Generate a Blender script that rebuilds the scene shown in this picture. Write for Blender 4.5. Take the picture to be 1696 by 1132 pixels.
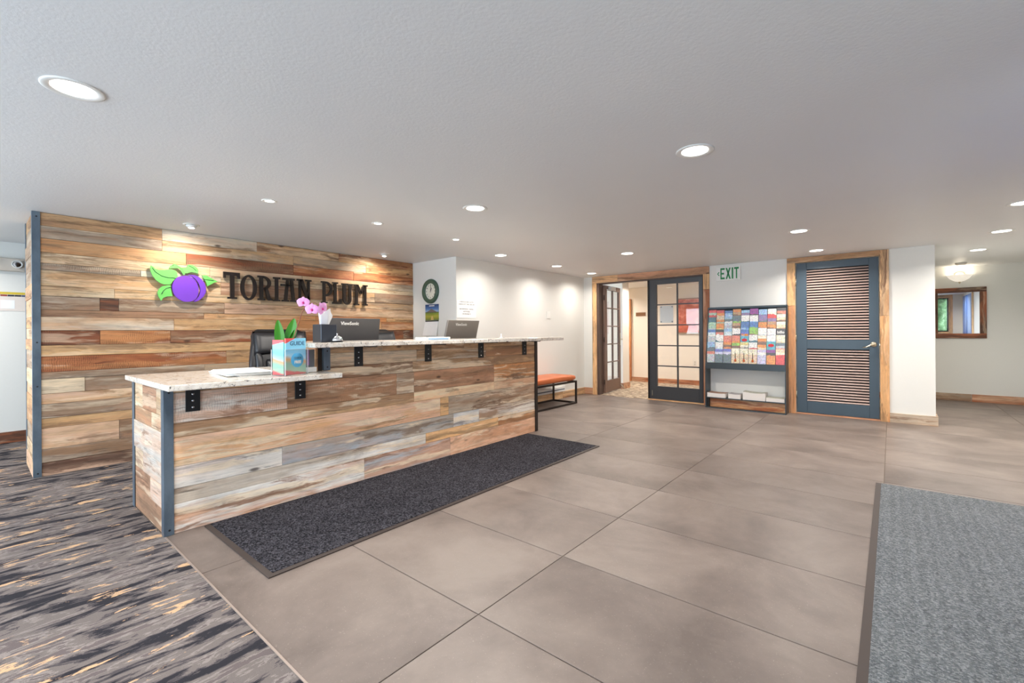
import bpy, bmesh, math, random
from mathutils import Vector, Matrix
random.seed(11)
SC = bpy.context.scene
for o in list(bpy.data.objects):
    bpy.data.objects.remove(o, do_unlink=True)
COL = SC.collection
PI = math.pi

# ------------------------------------------------------------------ camera
EYE = 1.1252
YAW, PITCH, ROLL = math.radians(39.9295), math.radians(0.0075), math.radians(-0.3861)
cam_d = bpy.data.cameras.new('camera')
cam_d.sensor_fit = 'HORIZONTAL'; cam_d.sensor_width = 36.0
cam_d.lens = 750.33 * 36.0 / 1696.0
cam_d.shift_y = -15.3155 / 1696.0
cam_d.clip_start = 0.02
cam = bpy.data.objects.new('camera', cam_d); COL.objects.link(cam)
_F = Vector((-math.sin(YAW), math.cos(YAW), 0)); _R = Vector((math.cos(YAW), math.sin(YAW), 0)); _U = Vector((0, 0, 1))
_F2 = _F * math.cos(PITCH) + _U * math.sin(PITCH); _U2 = _U * math.cos(PITCH) - _F * math.sin(PITCH)
_RX = _R * math.cos(ROLL) + _U2 * math.sin(ROLL); _UX = _U2 * math.cos(ROLL) - _R * math.sin(ROLL)
m4 = Matrix.Identity(4)
for i in range(3):
    m4[i][0] = _RX[i]; m4[i][1] = _UX[i]; m4[i][2] = -_F2[i]
m4[0][3], m4[1][3], m4[2][3] = 0, 0, EYE
cam.matrix_world = m4
SC.camera = cam

# ------------------------------------------------------------------ world, daylight, exposure
DAY = 8.5          # strength of the daylight outside the windows
LAMP = 14.5          # watts of one recessed lamp
SC.view_settings.view_transform = 'Standard'
SC.view_settings.look = 'None'
SC.view_settings.gamma = 1.0
SC.view_settings.use_curve_mapping = False
SC.view_settings.exposure = 0.34
SC.cycles.max_bounces = 10
SC.cycles.diffuse_bounces = 6
SC.cycles.transparent_max_bounces = 16
SC.cycles.sample_clamp_indirect = 6.0
SC.cycles.caustics_reflective = False
SC.cycles.caustics_refractive = False
w = bpy.data.worlds.new('sky'); SC.world = w; w.use_nodes = True
bg = w.node_tree.nodes['Background']
bg.inputs[0].default_value = (0.72, 0.86, 1.0, 1); bg.inputs[1].default_value = DAY

def portal(name, loc, rot, sx, sy):
    d = bpy.data.lights.new(name, 'AREA'); d.shape = 'RECTANGLE'; d.size = sx; d.size_y = sy
    d.cycles.is_portal = True
    o = bpy.data.objects.new(name, d); COL.objects.link(o); o.location = loc; o.rotation_euler = rot
    return o

ZC = 2.11          # ceiling height
YD = 7.19          # wall with the doors
YM = 9.967         # wall with the mirror
XF, YF = -5.18, 0.31   # plank clad feature wall, its front face and near end
XB, YK = -4.302, 4.023  # bench wall / clock wall
XCT, YC0, YC1 = -3.096, 0.682, 4.15   # counter front, near end, far end
YBACK = -2.6
portal('daylight_portal', (-4.6, YBACK + 0.01, 1.15), (PI / 2, 0, 0), 2.6, 1.7)
portal('daylight_portal', (-1.3, YBACK + 0.01, 1.02), (PI / 2, 0, 0), 2.6, 2.0)
portal('daylight_portal', (1.08, 2.11, 1.54), (PI / 2, 0, 0), 0.34, 0.96)

# ------------------------------------------------------------------ helpers
WPOS = {}
def lin(c):
    r = []
    for v in c[:3]:
        v = v / 255.0
        r.append(v / 12.92 if v <= 0.04045 else ((v + 0.055) / 1.055) ** 2.4)
    return tuple(r)

def put(o, parent=None, loc=(0, 0, 0)):
    COL.objects.link(o)
    o.location = loc
    if parent is not None:
        o.parent = parent
        WPOS[o.name] = WPOS[parent.name] + Vector(loc)
    else:
        WPOS[o.name] = Vector(loc)
    return o

def tag(o, label=None, cat=None, group=None, kind=None):
    if label: o['label'] = label
    if cat: o['category'] = cat
    if group: o['group'] = group
    if kind: o['kind'] = kind
    return o

def thing(name, label, cat, loc=(0, 0, 0), rz=0.0, group=None):
    o = bpy.data.objects.new(name, None); o.empty_display_size = 0.05
    put(o, None, loc); o.rotation_euler = (0, 0, rz)
    return tag(o, label, cat, group)

class MB:
    def __init__(s): s.v = []; s.f = []; s.sm = set()
    def add(s, vs, fs, smooth=False):
        b = len(s.v); s.v += [tuple(v) for v in vs]
        for f in fs:
            if smooth: s.sm.add(len(s.f))
            s.f.append(tuple(b + i for i in f))
        return s
    def box(s, x0, x1, y0, y1, z0, z1):
        if x0 > x1: x0, x1 = x1, x0
        if y0 > y1: y0, y1 = y1, y0
        if z0 > z1: z0, z1 = z1, z0
        vs = [(x0, y0, z0), (x1, y0, z0), (x1, y1, z0), (x0, y1, z0), (x0, y0, z1), (x1, y0, z1), (x1, y1, z1), (x0, y1, z1)]
        return s.add(vs, [(0, 3, 2, 1), (4, 5, 6, 7), (0, 1, 5, 4), (1, 2, 6, 5), (2, 3, 7, 6), (3, 0, 4, 7)])
    def prism(s, pts, axis, a0, a1):
        # pts: 2D outline; axis 'X': (y,z), 'Y': (x,z), 'Z': (x,y); extruded from a0 to a1
        n = len(pts)
        def P(p, a):
            return (a, p[0], p[1]) if axis == 'X' else ((p[0], a, p[1]) if axis == 'Y' else (p[0], p[1], a))
        vs = [P(p, a0) for p in pts] + [P(p, a1) for p in pts]
        fs = [tuple(range(n - 1, -1, -1)), tuple(range(n, 2 * n))]
        fs += [(i, (i + 1) % n, n + (i + 1) % n, n + i) for i in range(n)]
        return s.add(vs, fs)
    def tube(s, path, r, n=8, cap=True):
        path = [Vector(p) for p in path]; rs = r if isinstance(r, (list, tuple)) else [r] * len(path)
        vs = []; up = None
        for i, p in enumerate(path):
            t = (path[min(i + 1, len(path) - 1)] - path[max(i - 1, 0)]).normalized()
            if up is None:
                up = Vector((0, 0, 1)) if abs(t.z) < 0.9 else Vector((1, 0, 0))
            a = t.cross(up).normalized(); b = a.cross(t).normalized(); up = b
            for k in range(n):
                an = 2 * PI * k / n
                vs.append(p + a * math.cos(an) * rs[i] + b * math.sin(an) * rs[i])
        m = len(path)
        fs = [(i * n + k, i * n + (k + 1) % n, (i + 1) * n + (k + 1) % n, (i + 1) * n + k) for i in range(m - 1) for k in range(n)]
        s.add(vs, fs, True)
        if cap:
            b = len(s.v) - m * n
            s.f.append(tuple(b + k for k in range(n - 1, -1, -1))); s.f.append(tuple(b + (m - 1) * n + k for k in range(n)))
        return s
    def bar(s, p, q, w, h=None, up=(0, 0, 1)):
        p, q = Vector(p), Vector(q); h = h or w; t = (q - p).normalized(); up = Vector(up)
        if abs(t.dot(up)) > 0.95: up = Vector((0, 1, 0))
        a = t.cross(up).normalized() * w / 2; b = a.cross(t).normalized() * h / 2
        vs = [p - a - b, p + a - b, p + a + b, p - a + b, q - a - b, q + a - b, q + a + b, q - a + b]
        return s.add(vs, [(0, 3, 2, 1), (4, 5, 6, 7), (0, 1, 5, 4), (1, 2, 6, 5), (2, 3, 7, 6), (3, 0, 4, 7)])
    def lathe(s, prof, c=(0, 0, 0), n=24, axis='Z', a0=0.0, a1=2 * PI, smooth=True):
        full = abs(a1 - a0 - 2 * PI) < 1e-6; m = n if full else n + 1
        vs = []
        for r, h in prof:
            for k in range(m):
                a = a0 + (a1 - a0) * k / n; x, y = r * math.cos(a), r * math.sin(a)
                v = (x, y, h) if axis == 'Z' else ((x, -h, y) if axis == 'Y' else (h, x, y))
                vs.append((c[0] + v[0], c[1] + v[1], c[2] + v[2]))
        fs = []
        for i in range(len(prof) - 1):
            for k in range(n):
                k2 = (k + 1) % m
                fs.append((i * m + k, i * m + k2, (i + 1) * m + k2, (i + 1) * m + k))
        return s.add(vs, fs, smooth)
    def grid(s, fn, nu, nv, smooth=True, closeu=False):
        vs = [fn(i / nu, j / nv) for j in range(nv + 1) for i in range(nu + 1)]
        fs = [(j * (nu + 1) + i, j * (nu + 1) + i + 1, (j + 1) * (nu + 1) + i + 1, (j + 1) * (nu + 1) + i) for j in range(nv) for i in range(nu)]
        return s.add(vs, fs, smooth)
    def ball(s, c, rx, ry, rz, n=12, m=8):
        def fn(u, v):
            a = 2 * PI * u; b = PI * (v - 0.5)
            return (c[0] + rx * math.cos(b) * math.cos(a), c[1] + ry * math.cos(b) * math.sin(a), c[2] + rz * math.sin(b))
        return s.grid(fn, n, m)
    def obj(s, name, mat, parent=None, world=True, bevel=0.0, segs=1, fix=True, **tags):
        me = bpy.data.meshes.new(name)
        xs = [v[0] for v in s.v]; ys = [v[1] for v in s.v]; zs = [v[2] for v in s.v]
        c = Vector(((min(xs) + max(xs)) / 2, (min(ys) + max(ys)) / 2, (min(zs) + max(zs)) / 2))
        me.from_pydata([Vector(v) - c for v in s.v], [], s.f)
        for i in s.sm: me.polygons[i].use_smooth = True
        if fix or bevel > 0:
            bm = bmesh.new(); bm.from_mesh(me)
            bmesh.ops.remove_doubles(bm, verts=bm.verts, dist=1e-6)
            bmesh.ops.recalc_face_normals(bm, faces=bm.faces)
            if bevel > 0:
                bmesh.ops.bevel(bm, geom=[e for e in bm.edges if len(e.link_faces) == 2 and e.calc_face_angle(0) > 0.5], offset=bevel, segments=segs, affect='EDGES', profile=0.5)
            bm.to_mesh(me); bm.free()
        me.materials.append(mat)
        o = bpy.data.objects.new(name, me)
        loc = c
        if parent is not None and world: loc = c - WPOS[parent.name]
        put(o, parent, loc)
        return tag(o, **tags)

def cbox(name, mat, b, parent=None, world=True, bevel=0.0, segs=1, **t):
    return MB().box(*b).obj(name, mat, parent, world, bevel, segs, **t)

def dup(root, loc, rz=None, label=None):
    def cp(o, par):
        c = o.copy(); COL.objects.link(c)
        if par is not None: c.parent = par
        for ch in list(o.children): cp(ch, c)
        return c
    r = cp(root, None); r.location = loc
    if rz is not None: r.rotation_euler = (0, 0, rz)
    if label: r['label'] = label
    return r

def text(name, s, size, mat, parent, origin, right, up, out=0.0, bold=0.0, world=True, align='CENTER', sx=1.0, depth=0.0006):
    cu = bpy.data.curves.new('lettering', 'FONT'); cu.body = s; cu.size = size; cu.align_x = align; cu.align_y = 'CENTER'
    cu.offset = bold; cu.extrude = depth; cu.resolution_u = 2
    t = bpy.data.objects.new('lettering', cu); COL.objects.link(t)
    dg = bpy.context.evaluated_depsgraph_get()
    me = bpy.data.meshes.new_from_object(t.evaluated_get(dg)); bpy.data.objects.remove(t, do_unlink=True); bpy.data.curves.remove(cu)
    r, u = Vector(right).normalized(), Vector(up).normalized(); n = r.cross(u)
    for v in me.vertices:
        v.co = r * (v.co.x * sx) + u * v.co.y + n * v.co.z
    me.materials.clear(); me.materials.append(mat); me.name = name
    o = bpy.data.objects.new(name, me)
    loc = Vector(origin) + n * out
    if parent is not None and world: loc = loc - WPOS[parent.name]
    return put(o, parent, loc)

# ------------------------------------------------------------------ materials
MATS = {}
class NT:
    def __init__(s, name):
        s.m = bpy.data.materials.new(name); s.m.use_nodes = True
        s.t = s.m.node_tree; s.n = s.t.nodes; s.b = s.n['Principled BSDF']; s.out = s.n['Material Output']
    def nd(s, t, **k):
        n = s.n.new(t)
        for a, v in k.items(): setattr(n, a, v)
        return n
    def l(s, a, b): s.t.links.new(a, b)
    def pos(s, scale=(1, 1, 1), rnd=False, obj=False):
        tc = s.nd('ShaderNodeTexCoord') if obj else s.nd('ShaderNodeNewGeometry')
        src = tc.outputs['Object'] if obj else tc.outputs['Position']
        if rnd:
            oi = s.nd('ShaderNodeObjectInfo'); mu = s.nd('ShaderNodeMath', operation='MULTIPLY'); mu.inputs[1].default_value = 73.0
            s.l(oi.outputs['Random'], mu.inputs[0])
            ad = s.nd('ShaderNodeVectorMath', operation='ADD'); s.l(src, ad.inputs[0]); s.l(mu.outputs[0], ad.inputs[1]); src = ad.outputs[0]
        mp = s.nd('ShaderNodeVectorMath', operation='MULTIPLY'); mp.inputs[1].default_value = scale; s.l(src, mp.inputs[0])
        return mp.outputs[0]
    def noise(s, vec, scale=1.0, detail=4, rough=0.55, dist=0.0):
        n = s.nd('ShaderNodeTexNoise'); n.inputs['Scale'].default_value = scale; n.inputs['Detail'].default_value = detail
        n.inputs['Roughness'].default_value = rough; n.inputs['Distortion'].default_value = dist
        s.l(vec, n.inputs['Vector']); return n.outputs['Fac']
    def ramp(s, fac, stops, mode='LINEAR'):
        r = s.nd('ShaderNodeValToRGB'); e = r.color_ramp; e.interpolation = mode
        while len(e.elements) < len(stops): e.elements.new(0.5)
        for el, (p, c) in zip(e.elements, stops):
            el.position = p; el.color = (c, c, c, 1) if isinstance(c, (int, float)) else tuple(c[:3]) + (1,)
        s.l(fac, r.inputs[0]); return r.outputs[0]
    def mix(s, fac, a, b, mode='MIX'):
        m = s.nd('ShaderNodeMix', data_type='RGBA', blend_type=mode)
        for v, i in ((fac, 0), (a, 6), (b, 7)):
            if hasattr(v, 'is_linked') or hasattr(v, 'links'): s.l(v, m.inputs[i])
            elif isinstance(v, (int, float)) and i == 0: m.inputs[0].default_value = v
            else: m.inputs[i].default_value = tuple(v[:3]) + (1,) if not isinstance(v, (int, float)) else (v, v, v, 1)
        return m.outputs[2]
    def math(s, op, a, b=None):
        m = s.nd('ShaderNodeMath', operation=op)
        for v, i in ((a, 0), (b, 1)):
            if v is None: continue
            if hasattr(v, 'links'): s.l(v, m.inputs[i])
            else: m.inputs[i].default_value = v
        return m.outputs[0]
    def bump(s, h, strength=0.3, dist=0.002):
        b = s.nd('ShaderNodeBump'); b.inputs['Strength'].default_value = strength; b.inputs['Distance'].default_value = dist
        s.l(h, b.inputs['Height']); s.l(b.outputs[0], s.b.inputs['Normal'])
    def done(s, col=None, rough=0.5, metal=0.0, spec=None):
        if col is not None:
            if hasattr(col, 'links'): s.l(col, s.b.inputs['Base Color'])
            else: s.b.inputs['Base Color'].default_value = tuple(col[:3]) + (1,)
        if hasattr(rough, 'links'): s.l(rough, s.b.inputs['Roughness'])
        else: s.b.inputs['Roughness'].default_value = rough
        s.b.inputs['Metallic'].default_value = metal
        if spec is not None: s.b.inputs['Specular IOR Level'].default_value = spec
        return s.m

def solid(name, rgb, rough=0.5, metal=0.0, var=0.04, scale=30.0, bump=0.0, spec=None):
    if name in MATS: return MATS[name]
    t = NT(name); c = lin(rgb)
    f = t.noise(t.pos((1, 1, 1), True), scale, 3)
    col = t.mix(f, [v * (1 - var) for v in c], [min(1, v * (1 + var)) for v in c])
    if bump > 0: t.bump(f, bump, 0.002)
    MATS[name] = t.done(col, rough, metal, spec); return MATS[name]

def emit(name, rgb, strength):
    t = NT(name); t.b.inputs['Base Color'].default_value = (0.9, 0.9, 0.9, 1)
    t.b.inputs['Emission Color'].default_value = tuple(rgb) + (1,); t.b.inputs['Emission Strength'].default_value = strength
    t.b.inputs['Roughness'].default_value = 0.4
    return t.m

def glass_mat(name, tint=(1, 1, 1), refl=0.9):
    t = NT(name); t.n.remove(t.b)
    tr = t.nd('ShaderNodeBsdfTransparent'); tr.inputs[0].default_value = tuple(tint) + (1,)
    gl = t.nd('ShaderNodeBsdfGlossy'); gl.inputs['Roughness'].default_value = 0.02; gl.inputs[0].default_value = (refl, refl, refl, 1)
    lw = t.nd('ShaderNodeLayerWeight'); lw.inputs[0].default_value = 0.5
    fr = t.math('ADD', t.math('MULTIPLY', t.math('POWER', lw.outputs['Facing'], 4.0), 0.6), 0.035)
    mx = t.nd('ShaderNodeMixShader'); t.l(fr, mx.inputs[0]); t.l(tr.outputs[0], mx.inputs[1]); t.l(gl.outputs[0], mx.inputs[2])
    t.l(mx.outputs[0], t.out.inputs[0]); return t.m

def wood_mat(name, grain='Y', rough=0.62):
    """reclaimed barn board: two tones per board (object properties), grain, weathering, knots and saw marks"""
    t = NT(name)
    def sc(al, ac):
        return {'Y': (ac, al, ac), 'X': (al, ac, ac), 'Z': (ac, ac, al)}[grain]
    def attr(n):
        a = t.nd('ShaderNodeAttribute', attribute_type='OBJECT', attribute_name=n); return a
    A, B, S, W, SP = attr('tone_a'), attr('tone_b'), attr('streak'), attr('saw'), attr('sap')
    warp = t.nd('ShaderNodeTexNoise'); warp.inputs['Scale'].default_value = 1.0; warp.inputs['Detail'].default_value = 3.0
    t.l(t.pos(sc(2.2, 5.0), True), warp.inputs['Vector'])
    wo = t.nd('ShaderNodeVectorMath', operation='SCALE'); wo.inputs['Scale'].default_value = 0.9; t.l(warp.outputs['Color'], wo.inputs[0])
    def wpos(al, ac):
        ad = t.nd('ShaderNodeVectorMath', operation='ADD'); t.l(t.pos(sc(al, ac), True), ad.inputs[0]); t.l(wo.outputs[0], ad.inputs[1]); return ad.outputs[0]
    band = t.noise(wpos(0.8, 10.0), 1.0, 5, 0.6, 0.3)
    f1 = t.math('MULTIPLY', t.ramp(band, [(0.42, 0.0), (0.56, 1.0)]), S.outputs['Fac'])
    col = t.mix(f1, A.outputs['Color'], B.outputs['Color'])
    # pale sapwood edges, foxy patches and dark heart streaks
    fox = t.noise(wpos(0.8, 8.0), 1.1, 4, 0.6, 0.5)
    col = t.mix(t.ramp(fox, [(0.53, 0.0), (0.66, 0.40)]), col, t.mix(0.5, B.outputs['Color'], lin((206, 128, 74))))
    sap = t.noise(wpos(0.7, 11.0), 1.1, 4, 0.6, 0.2)
    col = t.mix(t.math('MULTIPLY', t.ramp(sap, [(0.54, 0.0), (0.60, 0.70)]), SP.outputs['Fac']), col, lin((236, 216, 186)))
    hrt = t.noise(wpos(0.8, 11.0), 1.1, 6, 0.68, 0.5)
    col = t.mix(t.ramp(hrt, [(0.36, 0.90), (0.41, 0.55), (0.455, 0.0)]), col, t.mix(0.6, B.outputs['Color'], lin((84, 48, 30))))
    blot = t.ramp(t.noise(t.pos(sc(3.0, 9.0), True), 1.0, 5, 0.65, 0.8), [(0.28, 0.76), (0.5, 1.14), (0.74, 1.38)])
    col = t.mix(0.85, col, blot, 'MULTIPLY')
    fine = t.noise(t.pos(sc(4.0, 190.0), True), 1.0, 4, 0.6)
    col = t.mix(0.6, col, t.ramp(fine, [(0.2, 0.6), (0.55, 1.06), (0.8, 1.25)]), 'MULTIPLY')
    st = t.noise(wpos(1.8, 40.0), 1.0, 6, 0.72, 0.3)
    col = t.mix(0.7, col, t.ramp(st, [(0.33, 0.25), (0.41, 1.0)]), 'MULTIPLY')
    # knots
    vo = t.nd('ShaderNodeTexVoronoi'); t.l(t.pos(sc(2.6, 7.0), True), vo.inputs['Vector']); vo.inputs['Scale'].default_value = 1.0
    sepc = t.nd('ShaderNodeSeparateColor'); t.l(vo.outputs['Color'], sepc.inputs[0])
    has = t.math('GREATER_THAN', sepc.outputs[0], 0.55)
    kn = t.ramp(t.math('ADD', vo.outputs['Distance'], t.math('MULTIPLY', t.math('SUBTRACT', st, 0.5), 0.12)), [(0.0, 1.0), (0.05, 0.9), (0.10, 0.0)])
    col = t.mix(t.math('MULTIPLY', has, t.math('MULTIPLY', kn, 0.85)), col, lin((58, 38, 27)))
    # saw marks
    wv = t.nd('ShaderNodeTexWave', wave_type='BANDS', bands_direction=grain)
    t.l(t.pos((1, 1, 1), True), wv.inputs['Vector']); wv.inputs['Scale'].default_value = 24.0; wv.inputs['Distortion'].default_value = 7.0; wv.inputs['Detail'].default_value = 2.0
    wc = t.ramp(wv.outputs['Fac'], [(0.2, 0.5), (0.7, 1.1)])
    patch = t.ramp(t.noise(t.pos(sc(2.6, 10.0), True), 1.0, 3), [(0.46, 0.0), (0.56, 0.85)])
    col = t.mix(t.math('MULTIPLY', W.outputs['Fac'], patch), col, t.mix(1.0, col, wc, 'MULTIPLY'))
    t.bump(t.math('ADD', t.math('MULTIPLY', fine, 0.6), st), 0.35, 0.003)
    return t.done(col, t.ramp(band, [(0.2, rough - 0.08), (0.8, rough + 0.12)]))

WOOD = {a: wood_mat('reclaimed_board_' + a.lower(), a) for a in 'XYZ'}
TONES = dict(cream=(230, 206, 172), tan=(212, 172, 128), orange=(204, 142, 90), rust=(152, 86, 52), brown=(152, 118, 90), dark=(86, 58, 44),
             gray=(178, 161, 141), lgray=(212, 203, 192), pink=(219, 180, 151), blue=(170, 174, 178), white=(218, 212, 204), honey=(212, 168, 118), clay=(190, 142, 110))
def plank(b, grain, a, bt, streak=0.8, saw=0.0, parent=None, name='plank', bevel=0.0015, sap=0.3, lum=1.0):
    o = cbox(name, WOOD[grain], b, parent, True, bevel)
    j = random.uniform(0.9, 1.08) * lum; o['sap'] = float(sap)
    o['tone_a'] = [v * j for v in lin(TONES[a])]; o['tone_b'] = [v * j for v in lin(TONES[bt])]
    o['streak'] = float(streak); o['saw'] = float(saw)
    return o

M_wall = solid('wall_paint', (229, 229, 224), 0.55, var=0.012, scale=60, bump=0.05)
def _ceil():
    t = NT('ceiling_paint'); p = t.pos()
    f = t.noise(p, 70.0, 4, 0.6); g = t.noise(p, 0.9, 2)
    t.bump(f, 0.35, 0.003)
    return t.done(t.mix(g, lin((226, 228, 229)), lin((233, 234, 234))), 0.5)
M_ceil = _ceil()
def _tile():
    t = NT('porcelain_tile')
    a = t.noise(t.pos((1, 1, 1), True), 1.7, 6, 0.62, 0.4); b = t.noise(t.pos((1, 1, 1), True), 14.0, 5, 0.7)
    c = t.noise(t.pos((1, 1, 1), True), 160.0, 2, 0.5)
    col = t.ramp(a, [(0.34, lin((98, 87, 81))), (0.5, lin((117, 105, 98))), (0.66, lin((132, 120, 112)))])
    col = t.mix(0.5, col, t.ramp(b, [(0.3, 0.92), (0.6, 1.04)]), 'MULTIPLY')
    col = t.mix(t.ramp(c, [(0.66, 0.0), (0.74, 0.35)]), col, lin((170, 160, 150)))
    oi = t.nd('ShaderNodeObjectInfo'); col = t.mix(0.35, col, t.ramp(oi.outputs['Random'], [(0.0, 0.88), (1.0, 1.08)]), 'MULTIPLY')
    t.bump(b, 0.06, 0.002)
    return t.done(col, 0.44, spec=0.5)
M_tile = _tile()
M_grout = solid('grout', (120, 108, 98), 0.9)
def _carpet():
    t = NT('streaked_carpet')
    n1 = t.noise(t.pos((15.0, 3.6, 1)), 1.0, 6, 0.62, 0.5)
    n2 = t.noise(t.pos((16.0, 4.6, 1)), 1.0, 6, 0.66, 0.4)
    n3 = t.noise(t.pos((2.0, 0.8, 1)), 1.0, 2)
    v = t.math('ADD', n1, t.math('MULTIPLY', t.math('SUBTRACT', n3, 0.5), 0.22))
    col = t.ramp(v, [(0.0, lin((48, 47, 52))), (0.43, lin((80, 75, 77))), (0.475, lin((114, 106, 103))), (0.56, lin((136, 128, 124))), (0.60, lin((104, 95, 94)))], 'CONSTANT')
    tan = t.ramp(t.math('ADD', n2, t.math('MULTIPLY', t.math('SUBTRACT', n3, 0.5), 0.25)), [(0.0, 0.0), (0.610, 0.0), (0.622, 1.0)])
    col = t.mix(tan, col, lin((200, 165, 130)))
    pile = t.noise(t.pos(), 420.0, 2)
    col = t.mix(0.55, col, t.ramp(pile, [(0.25, 0.66), (0.75, 1.24)]), 'MULTIPLY')
    t.bump(pile, 0.5, 0.004)
    return t.done(col, 0.95, spec=0.1)
M_carpet = _carpet()
def _hallcarpet():
    t = NT('patterned_hall_carpet'); n = t.noise(t.pos((6, 14, 1)), 1.6, 5, 0.6)
    col = t.ramp(n, [(0.0, lin((120, 104, 92))), (0.46, lin((168, 150, 130))), (0.55, lin((205, 188, 164)))], 'CONSTANT')
    return t.done(col, 0.95, spec=0.1)
M_hall = _hallcarpet()
def _granite():
    t = NT('speckled_granite')
    a = t.noise(t.pos(), 9.0, 5, 0.65, 0.8); b = t.noise(t.pos(), 55.0, 5, 0.7, 0.5); c = t.noise(t.pos(), 24.0, 6, 0.72, 1.2)
    col = t.ramp(a, [(0.3, lin((214, 200, 182))), (0.5, lin((232, 226, 216))), (0.7, lin((196, 186, 176)))])
    col = t.mix(t.ramp(b, [(0.56, 0.0), (0.66, 0.7)]), col, lin((150, 140, 130)))
    col = t.mix(t.ramp(c, [(0.37, 1.0), (0.42, 0.0)]), col, lin((50, 45, 43)))
    col = t.mix(t.ramp(c, [(0.60, 0.0), (0.68, 0.8)]), col, lin((160, 126, 92)))
    return t.done(col, 0.14, spec=0.6)
M_granite = _granite()
def _steel():
    t = NT('daylight_tinted_steel'); a = t.noise(t.pos((1, 1, 0.5)), 6.0, 5, 0.6)  # raw steel, with the blue cast of daylight put into its colour
    return t.done(t.ramp(a, [(0.3, lin((78, 92, 106))), (0.7, lin((116, 131, 144)))]), t.ramp(a, [(0.3, 0.32), (0.7, 0.5)]), 0.45)
M_steel = _steel()
M_black = solid('black_metal', (30, 31, 33), 0.42, 0.4)
M_bronze = solid('dark_bronze_metal', (54, 46, 42), 0.4, 0.5)
M_screw = solid('bright_screw', (190, 190, 192), 0.25, 0.9)
def _mat(name, c1, c2, sc1, rib=0.0):
    t = NT(name)
    vo = t.nd('ShaderNodeTexVoronoi'); vo.inputs['Scale'].default_value = sc1; t.l(t.pos((1, 1, 1)), vo.inputs['Vector'])
    sp = t.nd('ShaderNodeSeparateColor'); t.l(vo.outputs['Color'], sp.inputs[0])
    g = t.noise(t.pos(), 3.0, 3)
    f = t.math('ADD', t.math('MULTIPLY', sp.outputs[0], 0.75), t.math('MULTIPLY', g, 0.25))
    col = t.ramp(f, [(0.15, lin(c1)), (0.55, [x * .6 + y * .4 for x, y in zip(lin(c1), lin(c2))]), (0.9, lin(c2))])
    h = vo.outputs['Distance']
    if rib > 0:
        wv = t.nd('ShaderNodeTexWave', wave_type='BANDS', bands_direction='X'); wv.inputs['Scale'].default_value = rib; wv.inputs['Distortion'].default_value = 1.5; wv.inputs['Detail Scale'].default_value = 6.0
        t.l(t.pos(), wv.inputs['Vector']); col = t.mix(0.35, col, t.ramp(wv.outputs['Fac'], [(0.2, 0.80), (0.8, 1.1)]), 'MULTIPLY')
    t.bump(h, 0.8, 0.006)
    return t.done(col, 0.95, spec=0.1)
M_runner = _mat('charcoal_mat_pile', (20, 20, 24), (88, 86, 93), 130.0)
M_greymat = _mat('blue_grey_mat_pile', (92, 97, 101), (146, 150, 152), 160.0, 6.0)
M_rubber = solid('mat_rubber', (62, 52, 48), 0.6)
M_rubber_blk = solid('black_rubber', (40, 37, 37), 0.6)
M_doorblue = solid('slate_blue_paint', (58, 74, 86), 0.38, var=0.05, scale=4)
M_doordark = solid('dark_charcoal_paint', (58, 60, 64), 0.35, var=0.05, scale=4)
M_jamb = solid('dark_brown_jamb', (84, 66, 58), 0.45)
M_louver = solid('taupe_louver', (176, 152, 142), 0.35)
M_void = solid('dark_void', (24, 22, 22), 0.9)
M_nickel = solid('satin_nickel', (196, 186, 164), 0.28, 0.9)
M_glass = glass_mat('window_glass')
M_acrylic = glass_mat('clear_acrylic', (0.96, 0.98, 0.99))
M_white = solid('white_plastic', (236, 236, 232), 0.4)
M_offwhite = solid('off_white_enamel', (226, 220, 210), 0.45)
M_paper = solid('white_paper', (242, 242, 240), 0.7)
M_ink = solid('black_ink', (60, 58, 58), 0.6)
M_leather = solid('black_leather', (40, 40, 43), 0.36, var=0.1, scale=40, bump=0.12)
M_tanlea = solid('cognac_leather', (186, 100, 56), 0.42, var=0.12, scale=9, bump=0.15)
M_chrome = solid('chrome', (232, 232, 235), 0.08, 1.0, var=0.0)
M_monitor = solid('charcoal_plastic', (72, 71, 72), 0.5)
M_mirror = solid('mirror_silver', (238, 240, 240), 0.015, 1.0, var=0.0)
M_green = solid('leaf_green_acrylic', (118, 208, 104), 0.35, var=0.03)
M_greend = solid('leaf_vein_green', (40, 88, 48), 0.5)
M_purple = solid('plum_purple_acrylic', (126, 70, 206), 0.35, var=0.03)
M_letter = solid('black_lettering', (44, 36, 32), 0.3, 0.3)
M_edge = solid('tan_backer', (120, 104, 70), 0.6)
M_lens = emit('lamp_lens', (1.0, 0.95, 0.88), 9.0)

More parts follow.
